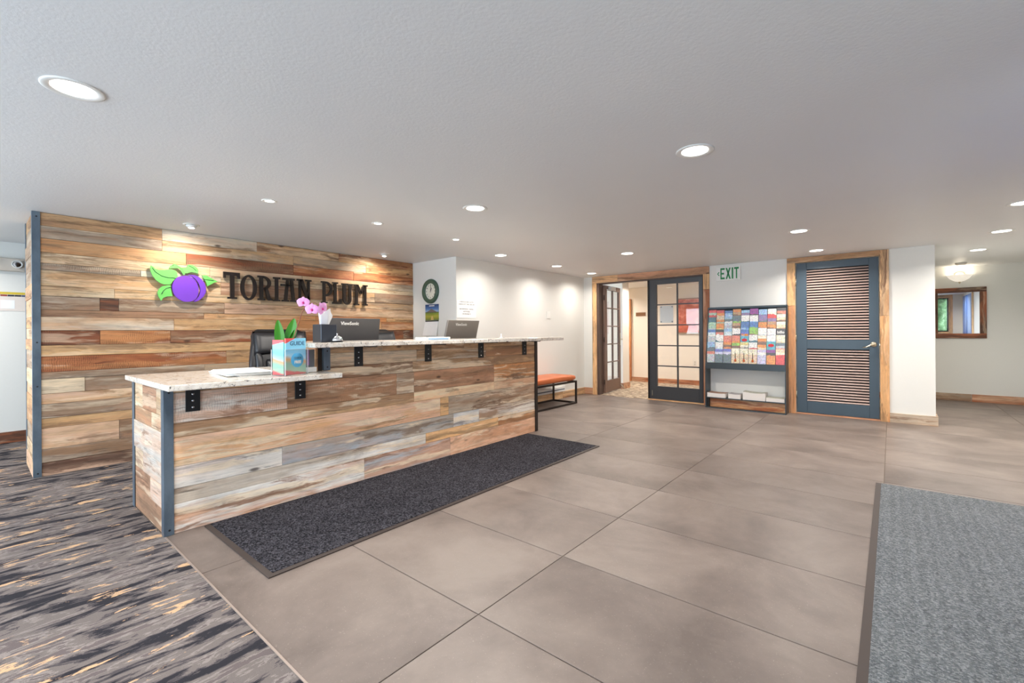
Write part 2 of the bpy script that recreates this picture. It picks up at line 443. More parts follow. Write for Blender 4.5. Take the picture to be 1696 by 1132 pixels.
# ------------------------------------------------------------------ the setting
def wall(name, axis, p0, p1, a0, a1, z0, z1, holes=(), mat=None):
    ac = sorted({a0, a1, *[h[0] for h in holes], *[h[1] for h in holes]}); zc = sorted({z0, z1, *[h[2] for h in holes], *[h[3] for h in holes]})
    def solid_(i, j):
        if i < 0 or j < 0 or i >= len(ac) - 1 or j >= len(zc) - 1: return False
        a, z = (ac[i] + ac[i + 1]) / 2, (zc[j] + zc[j + 1]) / 2
        return not any(h[0] < a < h[1] and h[2] < z < h[3] for h in holes)
    def P(a, z, p): return (a, p, z) if axis == 'Y' else (p, a, z)
    mb = MB()
    for i in range(len(ac) - 1):
        for j in range(len(zc) - 1):
            if not solid_(i, j): continue
            A0, A1, Z0, Z1 = ac[i], ac[i + 1], zc[j], zc[j + 1]
            for p in (p0, p1): mb.add([P(A0, Z0, p), P(A1, Z0, p), P(A1, Z1, p), P(A0, Z1, p)], [(0, 1, 2, 3)])
            for di, dj, e in ((-1, 0, ((A0, Z0), (A0, Z1))), (1, 0, ((A1, Z0), (A1, Z1))), (0, -1, ((A0, Z0), (A1, Z0))), (0, 1, ((A0, Z1), (A1, Z1)))):
                if not solid_(i + di, j + dj):
                    mb.add([P(*e[0], p0), P(*e[1], p0), P(*e[1], p1), P(*e[0], p1)], [(0, 1, 2, 3)])
    return mb.obj(name, mat or M_wall, kind='structure')

floor = cbox('floor', M_grout, (-7.24, 2.4, YBACK - 0.12, 10.1, -0.12, -0.004), kind='structure')
ceiling = cbox('ceiling', M_ceil, (-7.24, 2.4, YBACK - 0.12, 10.1, ZC, ZC + 0.12), kind='structure')
# carpet, L-shaped: the near strip and the staff side of the counter
XE = 2.3
cp = [(-7.12, YBACK), (0.85, YBACK), (0.85, 0.686), (-3.10, 0.686), (-3.84, 0.686), (-3.84, YK), (-7.12, YK)]
carpet = MB().prism(cp, 'Z', -0.003, 0.0).obj('carpet', M_carpet, kind='structure')
# floor tiles
tx = [-1.2685 + 1.2225 * k for k in range(-4, 4)]
ty = [0.690 + 0.6055 * k for k in range(0, 17)]
GAP = 0.0022
def tile(x0, x1, y0, y1):
    if x1 - x0 < 0.02 or y1 - y0 < 0.02: return
    cbox('tile', M_tile, (x0 + GAP, x1 - GAP, y0 + GAP, y1 - GAP, -0.004, 0.0), floor, True, 0.0012)
for j in range(len(ty) - 1):
    for i in range(len(tx) - 1):
        y0, y1 = ty[j], min(ty[j + 1], YM)
        xl = -3.84 if y1 <= YK else XB
        xr = 0.85 if y1 <= 2.1 else 1.55
        if y0 >= YD - 0.25: xl = 0.39
        if y0 < YD < y1 and tx[i + 1] < 0.5:
            y1 = YD
        if y0 < 2.1 < y1: xr = 0.85
        tile(max(tx[i], xl), min(tx[i + 1], xr), y0, y1)
tr1 = cbox('trim_1', solid('carpet_edge_strip', (160, 145, 136), 0.4, 0.3), (-3.09, 0.85, 0.683, 0.691, -0.002, 0.003), kind='structure')

# walls
wall('wall_left', 'X', -7.24, -7.12, YBACK, YK + 0.1, 0, ZC)
wall('wall_back', 'Y', YBACK - 0.12, YBACK, -7.24, 0.97, 0, ZC, [(-5.9, -3.3, 0.3, 2.0), (-2.6, 0.0, 0.0, 2.02)])
wall('wall_entry', 'X', 0.85, 0.97, YBACK, 2.1, 0, ZC)
wall('wall_window', 'Y', 1.98, 2.1, 0.85, 1.67, 0, ZC, [(0.91, 1.25, 1.06, 2.02)])
wall('wall_right', 'X', 1.55, 1.67, 2.1, YM, 0, ZC)
wall('wall_mirror', 'Y', YM, YM + 0.12, 0.27, 1.67, 0, ZC)
wall('wall_front', 'Y', YD, YD + 0.12, XB, 0.393, 0, ZC, [(-4.03, -2.196, 0, 1.992), (-0.995, -0.105, 0, 2.038)])
wall('wall_bench', 'X', XB - 0.12, XB, YK, YD + 0.12, 0, ZC)
wall('wall_clock', 'Y', YK, YK + 0.12, -7.12, XB - 0.12, 0, ZC)
wall('wall_corridor', 'X', 0.273, 0.393, YD + 0.12, YM, 0, ZC)
# hall behind the glazed doors
M_hallwall = solid('warm_hall_paint', (234, 225, 212), 0.6, var=0.015)
wall('wall_hall', 'Y', 9.65, 9.75, -5.8, 0.273, 0, ZC, mat=M_hallwall)
wall('wall_hall_end', 'X', -5.9, -5.8, YD + 0.12, 9.75, 0, ZC, mat=M_hallwall)
wall('wall_stub', 'Y', 8.2, 8.48, -5.8, -4.035, 0, ZC, mat=M_hallwall)
hf = MB().box(-5.8, 0.273, YD + 0.02, 9.65, -0.003, 0.002).obj('floor_hall_carpet', M_hall, kind='structure')

# baseboards of reclaimed board
BB = 0.115
def base(name, segs, grain, tones):
    par = None
    for i, b in enumerate(segs):
        a, t_ = tones[i % len(tones)]
        o = plank(b, grain, a, t_, 0.8, 0, None if par is None else par, 'board' if par is not None else name)
        if par is None: par = o; tag(o, kind='structure')
    return par
base('baseboard_left', [(-7.12, -7.10, -1.0, 1.6, 0, BB), (-7.12, -7.10, 1.604, YK, 0, BB), (-7.12, -7.10, YBACK, -1.004, 0, BB)], 'Y', [('rust', 'dark'), ('brown', 'tan'), ('tan', 'rust')])
base('baseboard_bench', [(XB, XB + 0.02, 5.3, 6.45, 0, BB), (XB, XB + 0.02, YK, 5.296, 0, BB), (XB, XB + 0.02, 6.454, YD, 0, BB)], 'Y', [('honey', 'tan'), ('honey', 'brown'), ('tan', 'brown')])
base('baseboard_front', [(XB, -4.118, YD - 0.02, YD, 0, BB), (-2.108, -1.092, YD - 0.02, YD, 0, BB)], 'X', [('clay', 'rust'), ('honey', 'brown')])
base('baseboard_corner', [(-0.018, 0.413, YD - 0.02, YD, 0, BB), (0.393, 0.413, YD + 0.001, YM - 0.03, 0, BB)], 'X', [('gray', 'brown'), ('gray', 'brown')])
base('baseboard_mirror', [(0.414, 0.95, YM - 0.02, YM, 0, BB), (0.954, 1.55, YM - 0.02, YM, 0, BB)], 'X', [('gray', 'brown'), ('clay', 'rust')])
base('baseboard_hall', [(-5.8, -4.2, 9.63, 9.65, 0, 0.10), (-4.196, -2.9, 9.63, 9.65, 0, 0.10), (-2.896, 0.27, 9.63, 9.65, 0, 0.10)], 'X', [('clay', 'rust')])
base('baseboard_stub', [(-4.8, -4.015, 8.18, 8.2, 0, BB), (-4.035, -4.015, 8.201, 8.48, 0, BB)], 'X', [('clay', 'brown')])

# door casings
def casing(name, parts):
    par = None
    for (b, g, a, t_) in parts:
        o = plank(b, g, a, t_, 0.7, 0, par, name if par is None else 'casing_board')
        if par is None: par = o; tag(o, kind='structure')
Y0c, Y1c = YD - 0.022, YD
casing('trim_2', [((-4.118, -4.03, Y0c, Y1c, 0, 1.992), 'Z', 'honey', 'tan'), ((-4.118, -3.62, Y0c, Y1c, 1.992, 2.106), 'X', 'tan', 'brown'), ((-3.618, -2.108, Y0c, Y1c, 1.992, 2.106), 'X', 'clay', 'brown'),
                  ((-2.196, -2.108, Y0c, Y1c, 1.76, 1.992), 'Z', 'honey', 'tan'), ((-2.196, -2.108, Y0c, Y1c, 0, 1.758), 'Z', 'clay', 'rust'), ((-3.09, -2.196, YD - 0.012, YD + 0.05, 0, 0.018), 'X', 'honey', 'tan')])
casing('trim_3', [((-1.09, -0.995, Y0c, Y1c, 1.46, 2.038), 'Z', 'honey', 'tan'), ((-1.09, -0.995, Y0c, Y1c, 0, 1.458), 'Z', 'orange', 'clay'), ((-1.09, -0.105, Y0c, Y1c, 2.038, 2.106), 'X', 'honey', 'brown'),
                  ((-0.105, -0.018, Y0c, Y1c, 1.30, 2.106), 'Z', 'tan', 'brown'), ((-0.105, -0.018, Y0c, Y1c, 0, 1.298), 'Z', 'orange', 'honey'), ((-0.995, -0.105, YD - 0.008, YD + 0.06, 0, 0.016), 'X', 'clay', 'rust')])
# dark jamb lining of the glazed doors
jm = cbox('trim_4', M_jamb, (-4.03, -3.985, YD - 0.01, YD + 0.13, 0, 1.992), kind='structure')
cbox('jamb_head', M_jamb, (-3.985, -2.196, YD + 0.0, YD + 0.12, 1.972, 1.992), jm)
cbox('jamb_side', M_jamb, (-2.208, -2.196, YD + 0.0, YD + 0.12, 0.018, 1.972), jm)
# jamb of a far doorway in the hall
hj = plank((-4.63, -4.53, 9.60, 9.648, 0, 1.86), 'Z', 'orange', 'rust', 0.7, 0, None, 'trim_5'); tag(hj, kind='structure')

# windows and doors behind the camera that let the daylight in
def window(name, axis, p, a0, a1, z0, z1, nx, mat, th=0.05, fw=0.05, kind='structure'):
    W = MB()
    def B(A0, A1, Z0, Z1, t0, t1): return (A0, A1, p + t0, p + t1, Z0, Z1) if axis == 'Y' else (p + t0, p + t1, A0, A1, Z0, Z1)
    root = cbox(name, mat, B(a0, a1, z0, z0 + fw, 0, th), kind=kind)
    cbox('window_frame', mat, B(a0, a1, z1 - fw, z1, 0, th), root)
    for k in range(nx + 1):
        c = a0 + (a1 - a0 - fw) * k / nx
        cbox('mullion', mat, B(c, c + fw, z0 + fw, z1 - fw, 0, th), root)
        if k < nx:
            c2 = a0 + (a1 - a0 - fw) * (k + 1) / nx
            cbox('pane', M_glass, B(c + fw, c2, z0 + fw, z1 - fw, th * 0.4, th * 0.6), root)
    return root
window('window_1', 'Y', YBACK - 0.09, -5.9, -3.3, 0.3, 2.0, 3, M_black)
window('door_1', 'Y', YBACK - 0.09, -2.6, 0.0, 0.0, 2.02, 3, M_black, fw=0.06)
w3 = window('window_2', 'Y', 2.02, 0.91, 1.25, 1.06, 2.02, 1, M_black, fw=0.03)
wt = plank((1.25, 1.335, 2.1, 2.12, 0.98, 2.105), 'Z', 'tan', 'gray', 0.6, 0, None, 'trim_6'); tag(wt, kind='structure')
plank((0.855, 0.91, 2.1, 2.12, 0.98, 2.105), 'Z', 'tan', 'gray', 0.6, 0, wt, 'casing_board')
plank((0.91, 1.25, 2.1, 2.12, 0.98, 1.06), 'X', 'tan', 'gray', 0.6, 0, wt, 'casing_board')
plank((0.91, 1.25, 2.1, 2.12, 2.02, 2.105), 'X', 'tan', 'gray', 0.6, 0, wt, 'casing_board')
M_blue = solid('bright_blue_paint', (52, 96, 176), 0.4)
def bluedoor(n, y0, y1):
    d = cbox(n, M_blue, (1.51, 1.545, y0, y1, 0.01, 2.02), kind='structure')
    MB().tube([(1.50, y0 + 0.08, 1.0), (1.46, y0 + 0.08, 1.0), (1.46, y0 + 0.2, 1.0)], 0.009).obj('door_handle', M_nickel, d)
    return d
bluedoor('door_2', 2.42, 3.24); bluedoor('door_3', 3.34, 4.06)
for i, (a, b) in enumerate(((2.33, 2.415), (3.245, 3.335), (4.065, 4.15))):
    o = plank((1.52, 1.549, a, b, 0, 2.04), 'Z', 'cream', 'tan', 0.6, 0, None, 'trim_%d' % (7 + i)); tag(o, kind='structure')

# greenery outside the small window, seen in the mirror
def foliage_mat():
    t = NT('tree_foliage'); n = t.noise(t.pos(), 9.0, 5, 0.7)
    return t.done(t.ramp(n, [(0.3, lin((38, 66, 38))), (0.55, lin((92, 124, 80))), (0.75, lin((170, 186, 160)))]), 0.7)
tree = thing('tree', 'leafy green tree outside, seen reflected in the mirror', 'tree', (1.2, -0.6, 0))
MB().tube([(1.2, -0.6, 0), (1.22, -0.6, 0.6), (1.18, -0.62, 1.3)], [0.06, 0.05, 0.03]).obj('trunk', solid('bark', (92, 74, 58), 0.9), tree)
fm = MB()
def crown(u, v):
    a = 2 * PI * u; b = PI * (v - 0.5)
    r = 1 + 0.16 * math.sin(7 * a + 3 * b) + 0.13 * math.sin(11 * b + 5 * a) + 0.08 * math.sin(17 * a - 9 * b)
    if u in (0.0, 1.0): r = 1 + 0.16 * math.sin(3 * b) + 0.13 * math.sin(11 * b) + 0.08 * math.sin(-9 * b)
    return (1.5 + 0.48 * r * math.cos(b) * math.cos(a), -0.6 + 0.5 * r * math.cos(b) * math.sin(a), 1.6 + 0.95 * r * math.sin(b))
fm.grid(crown, 40, 26).obj('crown', foliage_mat(), tree)

# ------------------------------------------------------------------ feature wall of reclaimed boards
fw_ = cbox('wall_feature', solid('plank_backing', (70, 52, 40), 0.9), (-5.86, XF - 0.022, YF + 0.02, YK, 0, ZC), kind='structure')
FW = [
 (0.0, 0.108, [(2.2, 'pink', 'dark', .9, 0), (YK, 'clay', 'brown', .8, 0)]),
 (0.108, 0.215, [(2.0, 'brown', 'gray', .8, 0), (YK, 'tan', 'brown', .8, 0)]),
 (0.215, 0.381, [(0.832, 'pink', 'tan', .5, 0), (2.4, 'brown', 'gray', .8, 0), (YK, 'tan', 'clay', .6, 0)]),
 (0.381, 0.460, [(1.8, 'honey', 'tan', .6, 0), (YK, 'tan', 'brown', .8, 0)]),
 (0.460, 0.574, [(1.9, 'gray', 'brown', .8, 0), (YK, 'honey', 'rust', .6, 0)]),
 (0.574, 0.657, [(2.1, 'pink', 'honey', .6, 0), (YK, 'tan', 'brown', .8, 0)]),
 (0.657, 0.772, [(0.613, 'cream', 'gray', .5, 0), (1.9, 'gray', 'brown', .8, 0), (YK, 'orange', 'tan', .6, 0)]),
 (0.772, 0.830, [(1.477, 'brown', 'gray', .7, 0), (2.9, 'gray', 'tan', .7, 0), (YK, 'tan', 'rust', .7, 0)]),
 (0.830, 0.956, [(1.67, 'rust', 'orange', .6, .7), (2.7, 'honey', 'brown', .8, 0), (YK, 'tan', 'cream', .7, 0)]),
 (0.956, 1.045, [(1.9, 'honey', 'tan', .5, 0), (3.3, 'tan', 'orange', .7, 0), (YK, 'honey', 'brown', .7, 0)]),
 (1.045, 1.165, [(0.710, 'dark', 'rust', .9, .7), (1.204, 'rust', 'orange', .8, .6), (2.4, 'rust', 'brown', .8, 0), (3.55, 'rust', 'orange', .7, 0), (3.852, 'brown', 'rust', .7, 0), (YK, 'rust', 'dark', .8, 0)]),
 (1.165, 1.276, [(1.23, 'lgray', 'honey', .6, 0), (2.15, 'tan', 'honey', .6, 0), (3.5, 'orange', 'tan', .7, 0), (YK, 'orange', 'rust', .6, 0)]),
 (1.276, 1.333, [(1.475, 'clay', 'brown', .8, 0), (2.6, 'orange', 'tan', .8, 0), (3.581, 'orange', 'rust', .6, 0), (YK, 'honey', 'brown', .6, 0)]),
 (1.333, 1.443, [(0.710, 'gray', 'brown', .7, 0), (0.834, 'dark', 'rust', .6, 0), (1.654, 'gray', 'brown', .9, 0), (2.82, 'pink', 'tan', .7, 0), (YK, 'pink', 'tan', .5, 0)]),
 (1.443, 1.525, [(0.805, 'cream', 'tan', .8, 0), (2.0, 'honey', 'cream', .6, 0), (3.1, 'cream', 'tan', .6, 0), (YK, 'honey', 'gray', .7, 0)]),
 (1.525, 1.650, [(1.624, 'cream', 'honey', .7, 0), (2.35, 'pink', 'clay', .6, 0), (3.0, 'clay', 'tan', .7, 0), (3.4, 'tan', 'gray', .7, 0), (YK, 'brown', 'gray', .7, 0)]),
 (1.650, 1.705, [(0.986, 'gray', 'brown', .7, .6), (1.624, 'lgray', 'cream', .5, 0), (2.7, 'cream', 'tan', .5, 0), (YK, 'cream', 'honey', .5, 0)]),
 (1.705, 1.790, [(1.527, 'cream', 'tan', .5, 0), (2.45, 'cream', 'pink', .5, 0), (3.274, 'cream', 'tan', .5, 0), (YK, 'gray', 'cream', .6, 0)]),
 (1.790, 1.903, [(1.331, 'orange', 'tan', .6, 0), (2.35, 'rust', 'brown', .8, 1.0), (3.1, 'rust', 'orange', .8, .6), (YK, 'orange', 'rust', .8, 0)]),
 (1.903, 2.003, [(1.144, 'brown', 'gray', .9, 0), (2.35, 'gray', 'tan', .9, 0), (3.276, 'tan', 'gray', .8, 0), (YK, 'honey', 'rust', .6, 0)]),
 (2.003, ZC - 0.002, [(1.145, 'brown', 'tan', .9, 0), (1.966, 'lgray', 'cream', .5, 0), (2.9, 'tan', 'brown', .8, 0), (YK, 'honey', 'rust', .7, 0)])]
for z0, z1, ps in FW:
    y = YF + 0.045
    for (ye, a, b, s_, sw) in ps:
        d = random.choice((0.0, 0.001, 0.002, 0.004, 0.006))
        plank((XF - 0.022, XF - 0.010 + d, y + 0.0008, ye - 0.0008, z0 + 0.001, z1 - 0.001), 'Y', a, b, s_, sw, fw_, sap=0.45, lum=0.84)
        y = ye
# short boards on the near end of the feature wall
z = 0.0
while z < ZC - 0.02:
    h = min(random.choice((0.09, 0.115, 0.13, 0.15)), ZC - 0.002 - z)
    d = random.choice((0.0, 0.003, 0.006))
    a, b = random.choice((('pink', 'tan'), ('tan', 'brown'), ('cream', 'tan'), ('gray', 'brown'), ('honey', 'clay')))
    plank((-5.83, XF - 0.012, YF + 0.006 - d, YF + 0.02, z + 0.001, z + h - 0.001), 'X', a, b, .7, 0, fw_, 'end_plank')
    z += h
def angle_post(x, y, z0, z1, sx, sy, parent, w=0.048, t=0.006, name='corner_post', screws=(), mat=None):
    # L-section steel angle, its outer corner at (x, y); legs run sx along X and sy along Y
    pts = [(x, y), (x + sx * w, y), (x + sx * w, y + sy * t), (x + sx * t, y + sy * t), (x + sx * t, y + sy * w), (x, y + sy * w)]
    p = MB().prism(pts, 'Z', z0, z1).obj(name, mat or M_steel, parent, True, 0.001)
    for zz in screws:
        MB().lathe([(0, 0.002), (0.005, 0.001), (0.006, 0)], (x - sx * 0.0, y + sy * w * 0.55, zz), 10, 'X').obj('screw', M_black, p)
    return p
angle_post(XF, YF, 0, ZC - 0.001, -1, 1, fw_, screws=(0.03, 0.72, 1.07, 2.07))
angle_post(-5.86, YF, 0, ZC - 0.001, 1, 1, fw_)

# ------------------------------------------------------------------ reception counter
ctr = thing('reception_counter', 'two-level reception counter clad in weathered reclaimed boards with steel corners coloured blue by daylight', 'counter', (XCT, YC0, 0))
XP = XCT - 0.010    # nominal board face
cb = solid('counter_carcass', (60, 48, 40), 0.9)
cbox('carcass', cb, (XP - 0.10, XP - 0.016, YC0 + 0.02, YC1 - 0.01, 0.0, 0.826), ctr)
cbox('carcass', cb, (XP - 0.10, XP - 0.016, 1.58, YC1 - 0.01, 0.827, 1.03), ctr)
cbox('end_carcass', cb, (-3.84, XP - 0.101, YC0 + 0.02, YC0 + 0.10, 0.0, 0.826), ctr)
cbox('end_carcass', cb, (-3.84, XP - 0.101, YC1 - 0.09, YC1 - 0.01, 0.0, 1.03), ctr)
CW = [
 (0.0, 0.165, YC0, [(1.934, 'white', 'clay', .9, 0), (2.82, 'blue', 'clay', .8, 0), (YC1, 'clay', 'pink', .8, 0)]),
 (0.165, 0.252, YC0, [(2.535, 'white', 'gray', .8, 0), (3.48, 'honey', 'tan', .6, 0), (YC1, 'brown', 'orange', .7, 0)]),
 (0.252, 0.376, YC0, [(1.323, 'lgray', 'white', .6, 0), (2.86, 'blue', 'gray', .8, 0), (3.2, 'white', 'blue', .7, 0), (YC1, 'lgray', 'brown', .9, 0)]),
 (0.376, 0.541, YC0, [(2.70, 'pink', 'honey', .7, 0), (2.80, 'honey', 'tan', .4, 0), (YC1, 'gray', 'brown', .7, .5)]),
 (0.541, 0.622, YC0, [(2.41, 'tan', 'brown', .8, 0), (3.42, 'cream', 'tan', .6, 0), (YC1, 'clay', 'cream', .7, 0)]),
 (0.622, 0.795, YC0, [(1.36, 'lgray', 'clay', .8, .3), (2.236, 'clay', 'brown', .9, .4), (2.41, 'gray', 'brown', .7, 0), (3.42, 'clay', 'brown', .7, .3), (YC1, 'orange', 'brown', .8, .5)]),
 (0.795, 0.884, 1.58, [(2.40, 'dark', 'brown', .8, 0), (YC1, 'brown', 'tan', .9, 0)]),
 (0.884, 0.982, 1.58, [(2.44, 'gray', 'cream', .6, 0), (3.3, 'gray', 'tan', .7, 0), (YC1, 'tan', 'brown', .8, 0)]),
 (0.982, 1.030, 1.58, [(2.1, 'tan', 'gray', .7, 0), (3.0, 'brown', 'tan', .8, 0), (YC1, 'tan', 'brown', .7, 0)]),
 (0.796, 0.826, YC0, [(1.578, 'tan', 'gray', .6, 0)])]
for z0, z1, ys, ps in CW:
    y = ys + (0.045 if ys == YC0 else 0.03)
    for (ye, a, b, s_, sw) in ps:
        d = random.choice((0.0, 0.001, 0.002, 0.003))
        e = ye - 0.045 if ye == YC1 else ye
        plank((XP - 0.016, XP + d, y + 0.0006, e - 0.0006, z0 + 0.0008, z1 - 0.0008), 'Y', a, b, s_, sw, ctr, sap=1.0, lum=1.1)
        y = ye
# end boards, facing the carpet
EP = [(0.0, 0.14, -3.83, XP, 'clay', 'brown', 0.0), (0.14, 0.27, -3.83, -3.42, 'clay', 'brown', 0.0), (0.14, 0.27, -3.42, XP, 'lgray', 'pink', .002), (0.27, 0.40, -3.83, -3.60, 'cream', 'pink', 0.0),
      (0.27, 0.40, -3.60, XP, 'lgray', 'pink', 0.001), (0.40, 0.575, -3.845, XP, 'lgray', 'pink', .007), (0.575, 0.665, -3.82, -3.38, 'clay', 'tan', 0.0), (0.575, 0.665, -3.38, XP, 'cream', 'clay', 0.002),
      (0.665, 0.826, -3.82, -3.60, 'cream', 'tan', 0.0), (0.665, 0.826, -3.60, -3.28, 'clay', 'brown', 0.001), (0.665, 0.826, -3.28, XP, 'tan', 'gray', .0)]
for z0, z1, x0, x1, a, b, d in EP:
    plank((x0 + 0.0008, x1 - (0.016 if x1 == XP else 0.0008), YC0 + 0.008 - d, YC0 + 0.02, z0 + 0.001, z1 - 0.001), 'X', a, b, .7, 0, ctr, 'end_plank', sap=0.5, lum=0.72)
# end boards of the raised part
plank((-3.5, XP - 0.016, 1.563, 1.58, 0.86, 0.945), 'X', 'tan', 'brown', .7, 0, ctr, 'end_plank')
plank((-3.5, XP - 0.016, 1.563, 1.58, 0.946, 1.03), 'X', 'tan', 'clay', .7, 0, ctr, 'end_plank')
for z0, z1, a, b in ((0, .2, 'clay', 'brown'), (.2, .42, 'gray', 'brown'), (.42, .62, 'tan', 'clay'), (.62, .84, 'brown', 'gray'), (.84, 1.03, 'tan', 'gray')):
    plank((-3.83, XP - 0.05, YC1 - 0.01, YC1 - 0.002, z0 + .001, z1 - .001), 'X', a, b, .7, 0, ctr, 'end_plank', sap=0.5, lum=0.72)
angle_post(XCT, YC0, 0, 0.826, -1, 1, ctr, screws=(0.03, 0.80))
angle_post(-3.85, YC0, 0, 0.826, 1, 1, ctr)
angle_post(XCT, YC1, 0, 1.03, -1, -1, ctr, mat=M_bronze)  # same steel as the near posts, coloured without their daylight blue
angle_post(XCT + 0.001, 1.61, 0.862, 1.03, -1, 1, ctr, w=0.05, screws=(0.885, 1.0))
def bracket(y, ztop, drop, reach):
    b = MB().box(XCT - 0.006, XCT + 0.0, y, y + 0.072, ztop - drop, ztop).obj('bracket', M_black, ctr, True, 0.001)
    cbox('bracket_arm', M_black, (XCT + 0.0005, XCT + reach, y, y + 0.072, ztop - 0.007, ztop - 0.0005), b)
    for k in (0.32, 0.58, 0.84):
        MB().lathe([(0, 0.003), (0.005, 0.002), (0.0065, 0)], (XCT, y + 0.036, ztop - drop * k), 10, 'X').obj('screw', M_screw, b)
for y in (0.787, 1.408): bracket(y, 0.827, 0.146, 0.19)
for y in (1.852, 2.526, 3.19, 3.878): bracket(y, 1.031, 0.155, 0.19)

def slab(name, pts, z0, z1, label, cat):
    o = MB().prism(pts, 'Z', z0, z1).obj(name, M_granite, None, True, 0.004, 2)
    return tag(o, label, cat)
slab('lower_countertop', [(-2.865, 0.652), (-2.835, 1.606), (-3.11, 1.606), (-3.11, 1.556), (-3.885, 1.556), (-3.885, 0.652)], 0.828, 0.860,
     'lower speckled granite countertop at the near end of the counter', 'countertop')
slab('upper_countertop', [(-2.865, 1.43), (-2.850, 3.88), (-2.905, 4.40), (-2.96, 4.45), (-3.50, 4.45), (-3.50, 1.43)], 1.032, 1.064,
     'long raised speckled granite countertop with the bell and tissue box', 'countertop')
# staff desk behind the raised front
dk = thing('staff_desk', 'low work desk hidden behind the raised counter, carrying the monitors', 'desk', (-3.65, 2.9, 0))
M_desk = solid('desk_laminate', (120, 96, 76), 0.5)
cbox('desktop', M_desk, (-3.93, -3.23, 1.70, 4.00, 0.71, 0.74), dk, True, 0.003)
for x in (-3.9, -3.3):
    for y in (1.75, 3.93): cbox('leg', M_black, (x, x + 0.05, y, y + 0.05, 0, 0.709), dk)

# ------------------------------------------------------------------ computer monitors
def monitor(label, y0, y1, ztop, x=-3.72, tilt=0.06, mat=None):
    yc = (y0 + y1) / 2; t = thing('computer_monitor', label, 'monitor', (x, yc, 0.741), 0, 'monitors behind the counter')
    w = y1 - y0; zb = ztop - 0.315
    s = MB(); n = [(0.0, 0), (0.028, 0.0)]
    def P(dx, y, zz): return (x + dx - (ztop - zz) * tilt, y, zz)
    vs = [P(0, y0, zb), P(0, y1, zb), P(0, y1, ztop), P(0, y0, ztop), P(-0.03, y0, zb), P(-0.03, y1, zb), P(-0.03, y1, ztop), P(-0.03, y0, ztop)]
    s.add(vs, [(0, 1, 2, 3), (7, 6, 5, 4), (0, 4, 5, 1), (1, 5, 6, 2), (2, 6, 7, 3), (3, 7, 4, 0)]).obj('housing', mat or M_monitor, t, True, 0.004, 2)
    v2 = [P(-0.0312, y0 + .01, zb + .02), P(-0.0312, y1 - .01, zb + .02), P(-0.0312, y1 - .01, ztop - .01), P(-0.0312, y0 + .01, ztop - .01)]
    v3 = [(a[0] - .001, a[1], a[2]) for a in v2]
    MB().add(v2 + v3, [(0, 1, 2, 3), (7, 6, 5, 4), (0, 4, 5, 1), (1, 5, 6, 2), (2, 6, 7, 3), (3, 7, 4, 0)]).obj('screen', solid('screen_glass', (30, 36, 48), 0.1), t)
    MB().box(x - 0.02 - 0.25 * tilt, x + 0.01 - 0.25 * tilt, yc - 0.035, yc + 0.035, 0.753, zb + 0.06).obj('stand_neck', M_black, t, True, 0.004)
    MB().prism([(x - 0.25 * tilt + 0.10 * math.cos(a), yc + 0.12 * math.sin(a)) for a in [2 * PI * k / 24 for k in range(24)]], 'Z', 0.741, 0.753).obj('stand_base', M_black, t)
    text('brand_lettering', 'ViewSonic', 0.042, M_white, t, P(0.0, yc - 0.04, ztop - 0.048), (0, 1, 0), (tilt, 0, 1), 0.002, 0.0012)
    return t
monitor('dark monitor seen from behind beside the tissue box', 1.955, 2.497, 1.262, tilt=0.15)
monitor('grey monitor seen from behind in front of the white wall', 3.364, 3.850, 1.265, tilt=0.28, mat=solid('grey_plastic', (136, 130, 124), 0.5))

